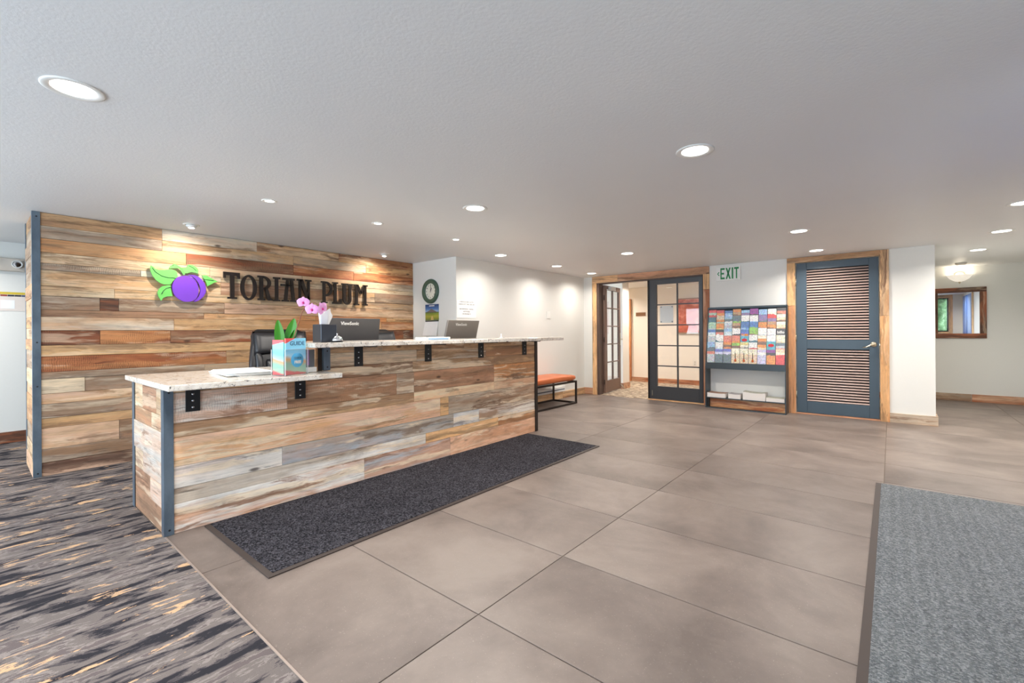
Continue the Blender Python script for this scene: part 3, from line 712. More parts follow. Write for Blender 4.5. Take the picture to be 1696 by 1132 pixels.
# ------------------------------------------------------------------ office chairs
def office_chair(label, x, y, rz):
    t = thing('office_chair', label, 'chair', (x, y, 0), rz, 'office chairs behind the counter')
    # local: sitter faces +X, back at X<0
    def back(u, v, w0=0.285, th=0.045):
        a = 2 * PI * u; zz = 0.52 + 0.65 * v
        wd = w0 * (0.86 + 0.14 * math.sin(PI * min(1, v * 1.2)))
        if v > 0.9: wd *= math.sqrt(max(0.0, 1 - ((v - 0.9) / 0.1) ** 2 * 0.45))
        tk = th * (1.0 if v < 0.93 else max(0.25, 1 - (v - 0.93) / 0.07 * 0.7))
        ca, sa = math.cos(a), math.sin(a)
        px = math.copysign(abs(ca) ** 0.5, ca) * tk; py = math.copysign(abs(sa) ** 0.35, sa) * wd
        return (-0.25 - 0.14 * v * v + px + 0.05 * (py / w0) ** 2, py, zz)
    mb = MB().grid(back, 32, 20)
    mb.f.append(tuple(range(0, 32))); mb.f.append(tuple(20 * 33 + i for i in range(31, -1, -1)))
    mb.obj('backrest', M_leather, t, False)
    def pad(z0, z1, w0, bulge, name):
        def fn(u, v):
            yy = (u * 2 - 1); zz = z0 + (z1 - z0) * v; vv = (zz - 0.52) / 0.65
            e = (1 - abs(yy) ** 5) * (1 - abs(v * 2 - 1) ** 5)
            return (-0.25 - 0.14 * vv * vv + 0.038 + bulge * max(0, e) ** 0.6 + 0.05 * (yy * w0 / 0.255) ** 2, yy * w0, zz)
        def bk(u, v):
            p = fn(u, v); return (p[0] - 0.03 if 0 < u < 1 and 0 < v < 1 else p[0], p[1], p[2])
        MB().grid(fn, 16, 10).grid(bk, 16, 10).obj(name, M_leather, t, False)
    pad(0.93, 1.15, 0.240, 0.045, 'head_cushion')
    pad(0.56, 0.90, 0.150, 0.045, 'lumbar_cushion')
    for s in (-1, 1):
        m = MB()
        def wing(u, v, s=s):
            yy = s * (0.165 + 0.075 * u); zz = 0.58 + 0.36 * v + 0.10 * u * v; vv = (zz - 0.52) / 0.65
            e = (1 - abs(u * 2 - 1) ** 4) * (1 - abs(v * 2 - 1) ** 4)
            return (-0.25 - 0.14 * vv * vv + 0.05 + 0.05 * max(0, e) ** 0.6, yy, zz)
        def wb(u, v): 
            p = wing(u, v); return (p[0] - 0.03 if 0 < u < 1 and 0 < v < 1 else p[0], p[1], p[2])
        m.grid(wing, 8, 10).grid(wb, 8, 10).obj('side_bolster', M_leather, t, False)
    def seat(u, v):
        a = 2 * PI * u; b = PI * (v - 0.5); ca, sa, cb_, sb = math.cos(a), math.sin(a), math.cos(b), math.sin(b)
        f = lambda q, e: math.copysign(abs(q) ** e, q)
        return (0.02 + 0.26 * f(ca, .5) * f(cb_, .4), 0.26 * f(sa, .5) * f(cb_, .4), 0.47 + 0.055 * f(sb, .6))
    MB().grid(seat, 28, 12).obj('seat', M_leather, t, False)
    for s in (-1, 1):
        MB().tube([(0.10, s * 0.27, 0.46), (0.12, s * 0.30, 0.56), (0.10, s * 0.30, 0.67), (-0.20, s * 0.30, 0.68), (-0.27, s * 0.26, 0.62)], 0.018, 8).obj('armrest', M_black, t, False)
    MB().tube([(0, 0, 0.10), (0, 0, 0.42)], [0.032, 0.028], 12).obj('gas_lift', M_black, t, False)
    for k in range(5):
        a = 2 * PI * k / 5 + 0.3
        MB().tube([(0.02 * math.cos(a), 0.02 * math.sin(a), 0.115), (0.28 * math.cos(a), 0.28 * math.sin(a), 0.075)], [0.028, 0.018], 8).obj('base_leg', M_black, t, False)
        MB().lathe([(0.0, -0.02), (0.026, -0.02), (0.028, 0), (0.026, 0.02), (0, 0.02)], (0.29 * math.cos(a), 0.29 * math.sin(a), 0.029), 14, 'Y').obj('caster', M_black, t, False)
    return t
office_chair('black leather office chair behind the orchid and guide holder', -4.25, 1.895, -0.1)
office_chair('black leather office chair half hidden behind the dark monitor', -4.25, 3.05, 0.12)

# ------------------------------------------------------------------ louvred door
def door_louvre():
    ya, yb = YD + 0.012, YD + 0.052
    root = cbox('door_4', M_doorblue, (-0.985, -0.868, ya, yb, 0.02, 2.03), None, True, 0.002, kind='structure')
    cbox('stile', M_doorblue, (-0.212, -0.115, ya, yb, 0.02, 2.03), root, True, 0.002)
    for z0, z1 in ((0.02, 0.175), (0.877, 1.0), (1.94, 2.03)):
        cbox('rail', M_doorblue, (-0.868, -0.212, ya, yb, z0, z1), root, True, 0.001)
    for z0, z1, n in ((0.175, 0.877, 20), (1.0, 1.94, 27)):
        cbox('backing', M_void, (-0.868, -0.212, yb - 0.008, yb, z0, z1), root)
        p = (z1 - z0) / n
        for k in range(n):
            zc = z0 + p * (k + 0.5); h = p * 0.20
            MB().add([(-0.868, ya + 0.004, zc - h), (-0.212, ya + 0.004, zc - h), (-0.212, ya + 0.018, zc + h), (-0.868, ya + 0.018, zc + h),
                      (-0.868, ya + 0.004, zc - h - 0.005), (-0.212, ya + 0.004, zc - h - 0.005), (-0.212, ya + 0.024, zc + h - 0.005), (-0.868, ya + 0.024, zc + h - 0.005)],
                     [(0, 1, 2, 3), (7, 6, 5, 4), (0, 4, 5, 1), (1, 5, 6, 2), (2, 6, 7, 3), (3, 7, 4, 0)]).obj('slat', M_louver, root)
    h = MB().lathe([(0, 0.014), (0.024, 0.012), (0.032, 0.004), (0.033, 0)], (-0.168, ya, 0.943), 20, 'Y').obj('door_handle', M_nickel, root)
    MB().tube([(-0.168, ya - 0.01, 0.943), (-0.168, ya - 0.045, 0.945), (-0.20, ya - 0.05, 0.935), (-0.235, ya - 0.05, 0.912), (-0.275, ya - 0.048, 0.905)], [0.011, 0.011, 0.010, 0.008, 0.006], 8).obj('lever', M_nickel, h)
    for z in (1.78, 1.02, 0.26):
        MB().tube([(-0.99, YD - 0.004, z - 0.045), (-0.99, YD - 0.004, z + 0.045)], 0.008, 8).obj('hinge', M_nickel, root)
    cbox('latch_plate', M_nickel, (-0.115, -0.107, ya - 0.004, ya + 0.02, 0.93, 0.955), root)
    return root
door_louvre()

# ------------------------------------------------------------------ glazed doors
def glazed(name, label_y, w, mat, loc, rz, closed):
    root = bpy.data.objects.new(name, None); put(root, None, loc); root.rotation_euler = (0, 0, rz); tag(root, kind='structure')
    T = 0.022
    z0, z1 = 0.02, 1.968; gx0, gx1, gz0, gz1 = 0.11, w - 0.065, 0.232, 1.888
    if closed: gx0, gx1 = 0.125, w - 0.055
    def B(n, b): return cbox(n, mat, b, root, False, 0.0015)
    B('stile', (0, gx0, -T, T, z0, z1)); B('stile', (gx1, w, -T, T, z0, z1))
    B('rail', (gx0, gx1, -T, T, z0, gz0)); B('rail', (gx0, gx1, -T, T, gz1, z1))
    mw = 0.018; xm = (gx0 + gx1) / 2
    B('muntin', (xm - mw / 2, xm + mw / 2, -T * .8, T * .8, gz0, gz1))
    rows = 5; ph = (gz1 - gz0) / rows
    for k in range(1, rows):
        for a, b in ((gx0, xm - mw / 2), (xm + mw / 2, gx1)):
            B('muntin', (a, b, -T * .8, T * .8, gz0 + ph * k - mw / 2, gz0 + ph * k + mw / 2))
    for k in range(rows):
        for a, b in ((gx0, xm - mw / 2), (xm + mw / 2, gx1)):
            cbox('pane', M_glass, (a, b, -0.002, 0.002, gz0 + ph * k + (mw / 2 if k else 0), gz0 + ph * (k + 1) - (mw / 2 if k < rows - 1 else 0)), root, False)
    return root
d5 = glazed('door_5', 0, 0.85, M_doordark, (-3.062, YD + 0.02, 0), 0, True)
MB().tube([(0.045, -0.024, 0.16), (0.05, -0.035, 0.12), (0.055, -0.04, 0.075)], [0.006, 0.005, 0.008], 8).obj('door_stop', M_nickel, d5, False)
cbox('astragal', M_bronze, (-0.022, 0.0, -0.035, 0.03, 0.02, 1.968), d5, False, 0.001)
d6 = glazed('door_6', 0, 0.80, solid('warm_bronze_paint', (112, 88, 76), 0.4), (-3.978, YD + 0.147, 0), math.radians(96.5), False)
# local +X runs along the leaf, the lobby-facing side is local -Y after the turn
for z in (0.22, 0.98, 1.74):
    MB().tube([(-0.012, -0.012, z - 0.045), (-0.012, -0.012, z + 0.045)], 0.010, 8).obj('hinge', M_bronze, d6, False)
hd = MB().box(0.745, 0.78, -0.03, -0.024, 0.86, 1.10).obj('handle_plate', M_nickel, d6, False, 0.002)
MB().tube([(0.762, -0.03, 0.98), (0.762, -0.075, 0.98), (0.67, -0.078, 0.975)], 0.009, 8).obj('lever', M_nickel, d6, False)
MB().box(0.16, 0.42, -0.075, -0.024, 1.895, 1.95).obj('door_closer', M_white, d6, False, 0.006, 2)
MB().bar((0.02, -0.06, 1.885), (0.36, -0.09, 1.885), 0.018, 0.012).obj('closer_arm', M_white, d6, False)
MB().tube([(0.77, -0.03, 0.10), (0.79, -0.10, 0.02)], 0.008, 6).obj('door_stop', M_nickel, d6, False)
# notice taped to the glass
pn = thing('notice', 'pale notice with corner tabs on the closed glazed door', 'notice', (-2.775, YD - 0.006, 1.27))
cbox('sheet', solid('pale_notice', (206, 210, 210), 0.6), (-2.884, -2.667, YD + 0.0125, YD + 0.0155, 1.262, 1.535), pn)
for x in (-2.866, -2.685):
    for z in (1.28, 1.518): MB().lathe([(0, 0.003), (0.012, 0.002), (0.013, 0)], (x, YD + 0.0125, z), 10, 'Y').obj('tab', solid('grey_tab', (150, 152, 154), 0.4), pn)
# things in the hall
def red_art():
    t = NT('red_abstract'); n = t.noise(t.pos((3, 1, 5)), 1.2, 5, 0.65, 1.0)
    return t.done(t.ramp(n, [(0.3, lin((150, 56, 36))), (0.5, lin((206, 106, 78))), (0.7, lin((232, 170, 146)))]), 0.5)
art = thing('wall_painting', 'reddish abstract painting on the hall wall behind the glass', 'painting', (-3.0, 9.62, 1.09))
cbox('canvas', red_art(), (-3.455, -2.45, 9.61, 9.648, 1.10, 1.79), art)
cbox('bottom_frame', solid('frame_taupe', (150, 120, 96), 0.5), (-3.465, -2.44, 9.605, 9.649, 1.075, 1.10), art)
cbox('top_frame', solid('frame_taupe', (150, 120, 96), 0.5), (-3.465, -2.44, 9.605, 9.649, 1.79, 1.815), art)
pl = cbox('door_plaque', solid('plaque_brown', (126, 86, 52), 0.5), (-4.42, -4.19, 9.64, 9.649, 1.47, 1.55), bevel=0.002)
tag(pl, 'small brown plaque on the hall wall between the glazed doors', 'plaque')
ol = thing('power_outlet', 'ivory power outlet on the hall wall low behind the glass', 'outlet', (-3.13, 9.648, 0.42))
cbox('plate', M_offwhite, (-3.167, -3.09, 9.643, 9.649, 0.40, 0.515), ol, True, 0.002)
for z in (0.435, 0.48): MB().lathe([(0, 0.003), (0.015, 0.002), (0.016, 0)], (-3.128, 9.643, z), 12, 'Y').obj('socket', solid('ivory', (206, 196, 178), 0.5), ol)

# ------------------------------------------------------------------ exit sign
ex = thing('exit_sign', 'white sign with green letters and arrow above the brochure rack', 'sign', (-1.837, YD, 1.97))
cbox('plate', M_white, (-2.004, -1.672, YD - 0.028, YD - 0.0005, 1.872, 2.075), ex, True, 0.004, 2)
GRN = solid('exit_green', (20, 130, 66), 0.4)
def strokes(name, polys, x0, z0, sx, sz, axis, a0, a1, mat, parent, flip=False):
    mb = MB()
    for p in polys:
        mb.prism([(x0 + u * sx, z0 + v * sz) for u, v in p], axis, a0, a1)
    return mb.obj(name, mat, parent, True, fix=False)
def R(a, b, c, d): return [(a, b), (c, b), (c, d), (a, d)]
LX = {'E': [R(0, 0, .28, 1), R(.28, 0, 1, .16), R(.28, .43, .85, .58), R(.28, .84, 1, 1)],
      'X': [[(0, 0), (.3, 0), (1, 1), (.7, 1)], [(.7, 0), (1, 0), (.3, 1), (0, 1)]],
      'I': [R(0, 0, 1, 1)], 'T': [R(.36, 0, .64, .84), R(0, .84, 1, 1)], '<': [[(0, .5), (.75, .86), (1, .72), (.38, .5)], [(0, .5), (.38, .5), (1, .28), (.75, .14)]]}
x = -1.990
for ch, w_, h_ in (('<', .034, .085), ('E', .060, .165), ('X', .070, .165), ('I', .022, .165), ('T', .062, .165)):
    strokes('letter' if ch != '<' else 'arrow', LX[ch], x, 1.973 - h_ / 2, w_, h_, 'Y', YD - 0.0305, YD - 0.0282, GRN, ex)
    x += w_ + 0.0125

# ------------------------------------------------------------------ brochure rack, brochures and catalogues
rk = thing('brochure_rack', 'dark steel floor rack holding brochures between the two doors', 'rack', (-1.61, 7.06, 0))
M_rack = solid('slate_steel', (62, 70, 74), 0.38, 0.4)
XR0, XR1 = -2.106, -1.075
side = [(6.945, 0), (7.165, 0), (7.165, 1.46), (7.10, 1.475), (6.945, 0.60)]
for xx in (XR0, XR1 - 0.012):
    MB().prism(side, 'X', xx, xx + 0.012).obj('side_panel', M_rack, rk, True, 0.001)
cbox('top_rail', M_rack, (XR0 + 0.012, XR1 - 0.012, 7.085, 7.165, 1.448, 1.475), rk, True, 0.001)
MB().add([(XR0 + .012, 7.02, 0.665), (XR1 - .012, 7.02, 0.665), (XR1 - .012, 7.15, 1.448), (XR0 + .012, 7.15, 1.448), (XR0 + .012, 7.03, 0.665), (XR1 - .012, 7.03, 0.665), (XR1 - .012, 7.16, 1.448), (XR0 + .012, 7.16, 1.448)],
         [(0, 1, 2, 3), (7, 6, 5, 4), (0, 4, 5, 1), (1, 5, 6, 2), (2, 6, 7, 3), (3, 7, 4, 0)]).obj('back_panel', M_rack, rk)
cbox('ledge', M_rack, (XR0 + 0.012, XR1 - 0.012, 6.945, 7.165, 0.650, 0.662), rk)
cbox('front_rail', M_rack, (XR0 + 0.012, XR1 - 0.012, 6.945, 6.957, 0.575, 0.650), rk)
cbox('bottom_shelf', M_rack, (XR0 + 0.012, XR1 - 0.012, 6.945, 7.165, 0.145, 0.157), rk)
plank((XR0 + 0.05, XR1 - 0.014, 7.00, 7.02, 0.016, 0.144), 'X', 'honey', 'rust', 1.0, 0, rk, 'kick_board')
cbox('foot_rail', M_rack, (XR0 + 0.012, XR1 - 0.012, 6.945, 7.16, 0.0, 0.015), rk)
cbox('corner_block', M_black, (XR0 + 0.012, XR0 + 0.05, 6.96, 7.16, 0.016, 0.144), rk)

def brochure_mat():
    t = NT('brochure_print')
    tc = t.nd('ShaderNodeTexCoord'); sp = t.nd('ShaderNodeSeparateXYZ'); t.l(tc.outputs['Generated'], sp.inputs[0])
    def at(n): return t.nd('ShaderNodeAttribute', attribute_type='OBJECT', attribute_name=n).outputs['Color']
    A, B, C3 = at('tone_a'), at('tone_b'), at('tone_c')
    top = t.math('GREATER_THAN', sp.outputs[2], 0.80)
    wav = t.math('ADD', sp.outputs[2], t.math('MULTIPLY', t.math('SUBTRACT', t.noise(t.pos((1, 1, 1), True), 16.0, 3), 0.5), 0.35))
    low = t.math('LESS_THAN', wav, 0.62)
    c = t.mix(low, B, C3); c = t.mix(top, c, A)
    n = t.noise(t.pos((1, 1, 1), True), 60.0, 5, 0.7)
    c = t.mix(0.6, c, t.ramp(n, [(0.36, 0.42), (0.5, 1.0), (0.62, 1.5)]), 'MULTIPLY')
    nc = t.nd('ShaderNodeTexNoise'); nc.inputs['Scale'].default_value = 42.0; nc.inputs['Detail'].default_value = 4.0; t.l(t.pos((1, 1, 1), True), nc.inputs['Vector'])
    c = t.mix(0.75, c, nc.outputs['Color'], 'OVERLAY'); c = t.mix(0.12, c, (0.85, 0.85, 0.85))
    oi = t.nd('ShaderNodeObjectInfo')
    # a line or two of print
    wv = t.nd('ShaderNodeTexWave', wave_type='BANDS', bands_direction='Z'); wv.inputs['Scale'].default_value = 26.0; t.l(t.pos(), wv.inputs['Vector'])
    ln = t.math('MULTIPLY', t.math('GREATER_THAN', wv.outputs['Fac'], 0.72), t.math('GREATER_THAN', oi.outputs['Random'], 0.5))
    blk = t.math('GREATER_THAN', t.noise(t.pos((220, 1, 60), True), 1.0, 1), 0.5)
    c = t.mix(t.math('MULTIPLY', t.math('MULTIPLY', ln, blk), 0.45), c, (0.10, 0.10, 0.12))
    return t.done(c, 0.35)
M_bro = brochure_mat()
K = dict(red=(214, 52, 52), sky=(150, 190, 226), pale=(206, 224, 232), orange=(226, 142, 50), brown=(122, 84, 58), purple=(134, 108, 160), magenta=(140, 40, 140), white=(240, 240, 236), dark=(52, 46, 46),
         teal=(36, 104, 118), sea=(70, 172, 190), mint=(176, 214, 190), beige=(226, 204, 168), slate=(92, 112, 122), blue=(64, 118, 186), green=(140, 190, 74), tan=(192, 150, 106), cream=(240, 234, 210), pink=(226, 128, 104), lav=(206, 204, 232), indigo=(98, 108, 196), yellow=(230, 214, 130), grey=(190, 196, 198), black=(30, 30, 30))
BR = [  # rows from the top tier down, nine columns: header, picture, foot, word for the label
 'red:mint:red red:orange:beige blue:sky:pale orange:tan:brown sky:purple:brown magenta:magenta:dark sky:sky:teal white:cream:red dark:pink:brown',
 'teal:teal:mint beige:orange:mint sky:slate:white slate:slate:green white:white:teal white:white:sky purple:purple:slate red:purple:purple cream:beige:brown',
 'mint:mint:grey orange:orange:yellow pale:grey:pale tan:brown:beige blue:blue:sky blue:blue:green orange:orange:purple tan:orange:brown cream:beige:tan',
 'blue:pale:white dark:pink:white sky:pale:pale white:white:dark blue:indigo:sky green:green:brown white:white:grey white:white:grey black:black:dark',
 'grey:grey:grey white:white:teal pink:pink:red pink:pink:orange sea:sea:sea white:white:teal cream:orange:beige white:white:sky cream:cream:beige',
 'sky:sky:slate white:white:pale orange:brown:orange green:brown:dark yellow:cream:dark white:white:red brown:orange:beige sea:sea:sea slate:grey:pink',
 'slate:pink:grey indigo:lav:slate indigo:lav:slate cream:cream:beige cream:cream:beige cream:cream:beige lav:white:lav magenta:dark:orange beige:cream:red']
WORD = dict(red='red', blue='blue', orange='orange', sky='sky blue', magenta='magenta', white='white', dark='dark', teal='dark teal', beige='beige', slate='slate grey', purple='purple', cream='cream', mint='pale mint', pale='pale blue', tan='tan', black='black',
            green='green', grey='pale grey', pink='salmon pink', sea='turquoise', yellow='yellow', brown='brown', indigo='indigo', lav='lavender')
ORD = ['top', 'second', 'third', 'fourth', 'fifth', 'sixth', 'bottom']; ORC = ['first', 'second', 'third', 'fourth', 'fifth', 'sixth', 'seventh', 'eighth', 'ninth']
cw = (XR1 - XR0 - 0.03) / 9
bro_me = None
for r, line in enumerate(BR):
    tier = 6 - r
    for c, spec in enumerate(line.split()):
        a, b, d = spec.split(':')
        h = 0.205 + random.uniform(-0.012, 0.012); wd = cw - 0.006
        x0 = XR0 + 0.015 + cw * c + 0.003; zb = 0.664 + tier * 0.0935; yb = 6.972 + tier * 0.0178
        if bro_me is None:
            m = MB(); ln_ = 0.013; th = 0.009
            m.add([(-.5, 0, 0), (.5, 0, 0), (.5, ln_, 1), (-.5, ln_, 1), (-.5, th, 0), (.5, th, 0), (.5, ln_ + th * .6, 1), (-.5, ln_ + th * .6, 1)], [(0, 1, 2, 3), (7, 6, 5, 4), (0, 4, 5, 1), (1, 5, 6, 2), (2, 6, 7, 3), (3, 7, 4, 0)])
            bro_me = bpy.data.meshes.new('brochure'); bro_me.from_pydata(m.v, [], m.f); bro_me.materials.append(M_bro)
        o = bpy.data.objects.new('brochure', bro_me); put(o, None, (x0 + wd / 2, yb, zb)); o.scale = (wd, 1, h)
        tag(o, '%s brochure, %s in the %s tier of the rack' % (WORD[a], ORC[c] + ' from left', ORD[r]), 'brochure', 'brochures on the rack')
        for nm, k in (('tone_a', a), ('tone_b', b), ('tone_c', d)): o[nm] = list(lin(K[k]))
        zt = zb + h; yf = lambda zz: yb + 0.013 * (zz - zb) / h - 0.0012
        WPOS[o.name] = Vector((x0 + wd / 2, yb, zb))
        def onb(nm, s, size, mat, dz, bold=0.0, sx=1.0):
            q = text(nm, s, size, mat, None, (x0 + wd / 2, yf(zt - dz), zt - dz), (1, 0, 0), (0, 0.06, 1), 0.0005, bold, True, 'CENTER', sx)
            q.parent = o; q.matrix_parent_inverse = Matrix.Translation((-(x0 + wd / 2) / wd, -yb, -zb / h)) @ Matrix.Identity(4)
            q.matrix_parent_inverse = (Matrix.Translation((x0 + wd / 2, yb, zb)) @ Matrix.Diagonal((wd, 1, h, 1))).inverted()
        if (r, c) == (3, 8): onb('title', 'billo', 0.05, M_white, 0.05, 0.0015)
        if (r, c) == (3, 4): onb('title', 'TUBE', 0.038, solid('tube_orange', (236, 150, 40), 0.4), 0.078, 0.0022)
        if (r, c) in ((4, 4), (5, 7)):
            e = MB().prism([(x0 + wd / 2 + 0.036 * math.cos(k * PI / 10), zt - 0.05 + 0.021 * math.sin(k * PI / 10)) for k in range(20)], 'Y', yf(zt - 0.05) - 0.003, yf(zt - 0.05) - 0.001).obj('oval_logo', solid('logo_red', (214, 40, 44), 0.4), None)
            e.parent = o; e.matrix_parent_inverse = (Matrix.Translation((x0 + wd / 2, yb, zb)) @ Matrix.Diagonal((wd, 1, h, 1))).inverted()
        if r == 6 and c in (3, 4, 5):
            g = MB().prism([(x0 + wd / 2 - .006, zb + .05), (x0 + wd / 2 + .006, zb + .05), (x0 + wd / 2 + .003, zb + .15), (x0 + wd / 2 - .003, zb + .15)], 'Y', yf(zb + .1) - .003, yf(zb + .1) - 0.0005).obj('guitar_neck', solid('guitar_dark', (74, 54, 40), 0.5), None)
            g2 = MB().prism([(x0 + wd / 2 + .016 * math.cos(k * PI / 8) * (1.2 if math.sin(k * PI / 8) < 0 else .8), zb + .042 + .022 * math.sin(k * PI / 8)) for k in range(16)], 'Y', yf(zb + .04) - .004, yf(zb + .04) - 0.0005).obj('guitar_body', solid('guitar_orange', (196, 98, 40), 0.5), None)
            for q in (g, g2): q.parent = o; q.matrix_parent_inverse = (Matrix.Translation((x0 + wd / 2, yb, zb)) @ Matrix.Diagonal((wd, 1, h, 1))).inverted()

def stack(name, label, x0, x1, y0, y1, z, h, cover, sag=0.006, cat='catalogues', group=None):
    t = thing(name, label, cat, ((x0 + x1) / 2, (y0 + y1) / 2, z), 0, group)
    def top(u, v): return (x0 + (x1 - x0) * u, y0 + (y1 - y0) * v, z + h - sag * math.sin(PI * u) + sag * (1 - u) * .6)
    m = MB().grid(top, 8, 2)
    n = 9
    def bt(u, v): return (x0 + (x1 - x0) * u, y0 + (y1 - y0) * v, z)
    m.grid(bt, 8, 2)
    for j0 in (0, 2):
        for i in range(8):
            m.f.append((j0 * n + i, j0 * n + i + 1, 27 + j0 * n + i + 1, 27 + j0 * n + i))
    for i0 in (0, 8):
        for j in range(2): m.f.append((j * n + i0, (j + 1) * n + i0, 27 + (j + 1) * n + i0, 27 + j * n + i0))
    m.obj('pages', M_pages, t)
    MB().grid(lambda u, v: Vector(top(u, v)) + Vector((0, 0, 0.0015)), 8, 2).grid(lambda u, v: Vector(top(u, v)) + Vector((0, 0, 0.003)), 8, 2).obj('cover', cover, t)
    return t
def _pages():
    t = NT('page_edges'); wv = t.nd('ShaderNodeTexWave', wave_type='BANDS', bands_direction='Z'); wv.inputs['Scale'].default_value = 55.0; wv.inputs['Distortion'].default_value = 1.0
    t.l(t.pos(), wv.inputs['Vector']); return t.done(t.mix(wv.outputs['Fac'], lin((214, 206, 200)), lin((240, 236, 232))), 0.7)
M_pages = _pages()
zs = 0.1575
stack('catalogue_stack', 'white catalogue stack with brown cover at the left of the bottom shelf', XR0 + .02, XR0 + .27, 6.965, 7.14, zs, 0.062, solid('cover_brown', (160, 116, 90), 0.5), group='catalogues on the rack shelf')
stack('catalogue_stack', 'small grey catalogue stack, second from left on the bottom shelf', XR0 + .31, XR0 + .47, 6.965, 7.14, zs, 0.065, solid('cover_grey', (176, 170, 172), 0.5), group='catalogues on the rack shelf')
stack('catalogue_stack', 'tallest white catalogue stack, third from left on the bottom shelf', XR0 + .50, XR0 + .78, 6.965, 7.14, zs, 0.105, solid('cover_sage', (196, 194, 178), 0.5), 0.012, group='catalogues on the rack shelf')
stack('catalogue_stack', 'thin pale catalogue stack at the right end of the bottom shelf', XR0 + .79, XR0 + 1.01, 6.965, 7.14, zs, 0.05, solid('cover_pale', (206, 204, 186), 0.5), group='catalogues on the rack shelf')

# ------------------------------------------------------------------ bench
bn = thing('bench', 'bench with cognac leather cushion on thin black frame by the white wall', 'bench', (-4.03, 5.5, 0))
bx0, bx1, by0, by1, fz = -4.255, -3.80, 4.92, 6.13, 0.36
q = 0.026
for x in (bx0, bx1 - q):
    for y in (by0, by1 - q): cbox('leg', M_bronze, (x, x + q, y, y + q, 0.0 if True else 0, fz), bn, True, 0.001)
for z in (0.0, fz - q):
    for x in (bx0, bx1 - q): cbox('rail', M_bronze, (x, x + q, by0 + q, by1 - q, z, z + q), bn)
    for y in (by0, by1 - q): cbox('rail', M_bronze, (bx0 + q, bx1 - q, y, y + q, z, z + q), bn)
def cush(u, v):
    f = lambda s_, e: math.copysign(abs(s_) ** e, s_)
    a = 2 * PI * u; b = PI * (v - 0.5)
    cx, cy = (bx0 + bx1) / 2, (by0 + by1) / 2
    xx = 0.235 * f(math.cos(a), .25) * f(math.cos(b), .22); yy = 0.63 * f(math.sin(a), .25) * f(math.cos(b), .22)
    zz = 0.046 * f(math.sin(b), .7)
    if zz > 0.02: zz += 0.010 * (1 - (yy / 0.63) ** 2) - 0.002 * abs(math.sin(yy * 26)) - 0.002 * abs(math.sin(xx * 26))
    return (cx + xx, cy + yy, fz + 0.0475 + zz)
MB().grid(cush, 56, 24).obj('cushion', M_tanlea, bn)
vt = thing('baseboard_vent', 'long white baseboard vent low on the wall behind the bench', 'vent', (XB, 5.4, 0.16))
cbox('grille', M_white, (XB + 0.0005, XB + 0.03, 4.2, 6.52, 0.117, 0.205), vt, True, 0.004)
cbox('slot', solid('vent_slot', (96, 108, 122), 0.6), (XB + 0.0302, XB + 0.0312, 4.23, 6.49, 0.148, 0.166), vt)

# ------------------------------------------------------------------ mats
rm = thing('runner_mat', 'long charcoal runner mat along the foot of the counter', 'mat', (-2.65, 2.41, 0))
x0, x1, y0, y1 = -3.088, -2.196, 0.872, 3.948
cbox('pile', M_runner, (x0 + .004, x1 - .03, y0 + .03, y1 - .012, 0.001, 0.009), rm, True, 0.002)
for b in ((x0, x1, y0, y0 + .03), (x0, x1, y1 - .012, y1), (x1 - .03, x1, y0 + .03, y1 - .012), (x0, x0 + .004, y0 + .03, y1 - .012)):
    cbox('border', M_rubber_blk if b[3] - b[2] < 0.02 else M_rubber, b + (0.0005, 0.006), rm)
gm = thing('entrance_mat', 'large blue grey entrance mat with dark rubber border', 'mat', (0.36, 2.8, 0))
x0, x1, y0, y1 = -0.092, 0.84, 1.30, 4.258
cbox('pile', M_greymat, (x0 + .03, x1 - .03, y0 + .03, y1 - .008, 0.001, 0.008), gm, True, 0.002)
for b in ((x0, x0 + .03, y0, y1), (x1 - .03, x1, y0, y1), (x0 + .03, x1 - .03, y0, y0 + .03), (x0 + .03, x1 - .03, y1 - .008, y1)):
    cbox('border', M_rubber, b + (0.0005, 0.005), gm)

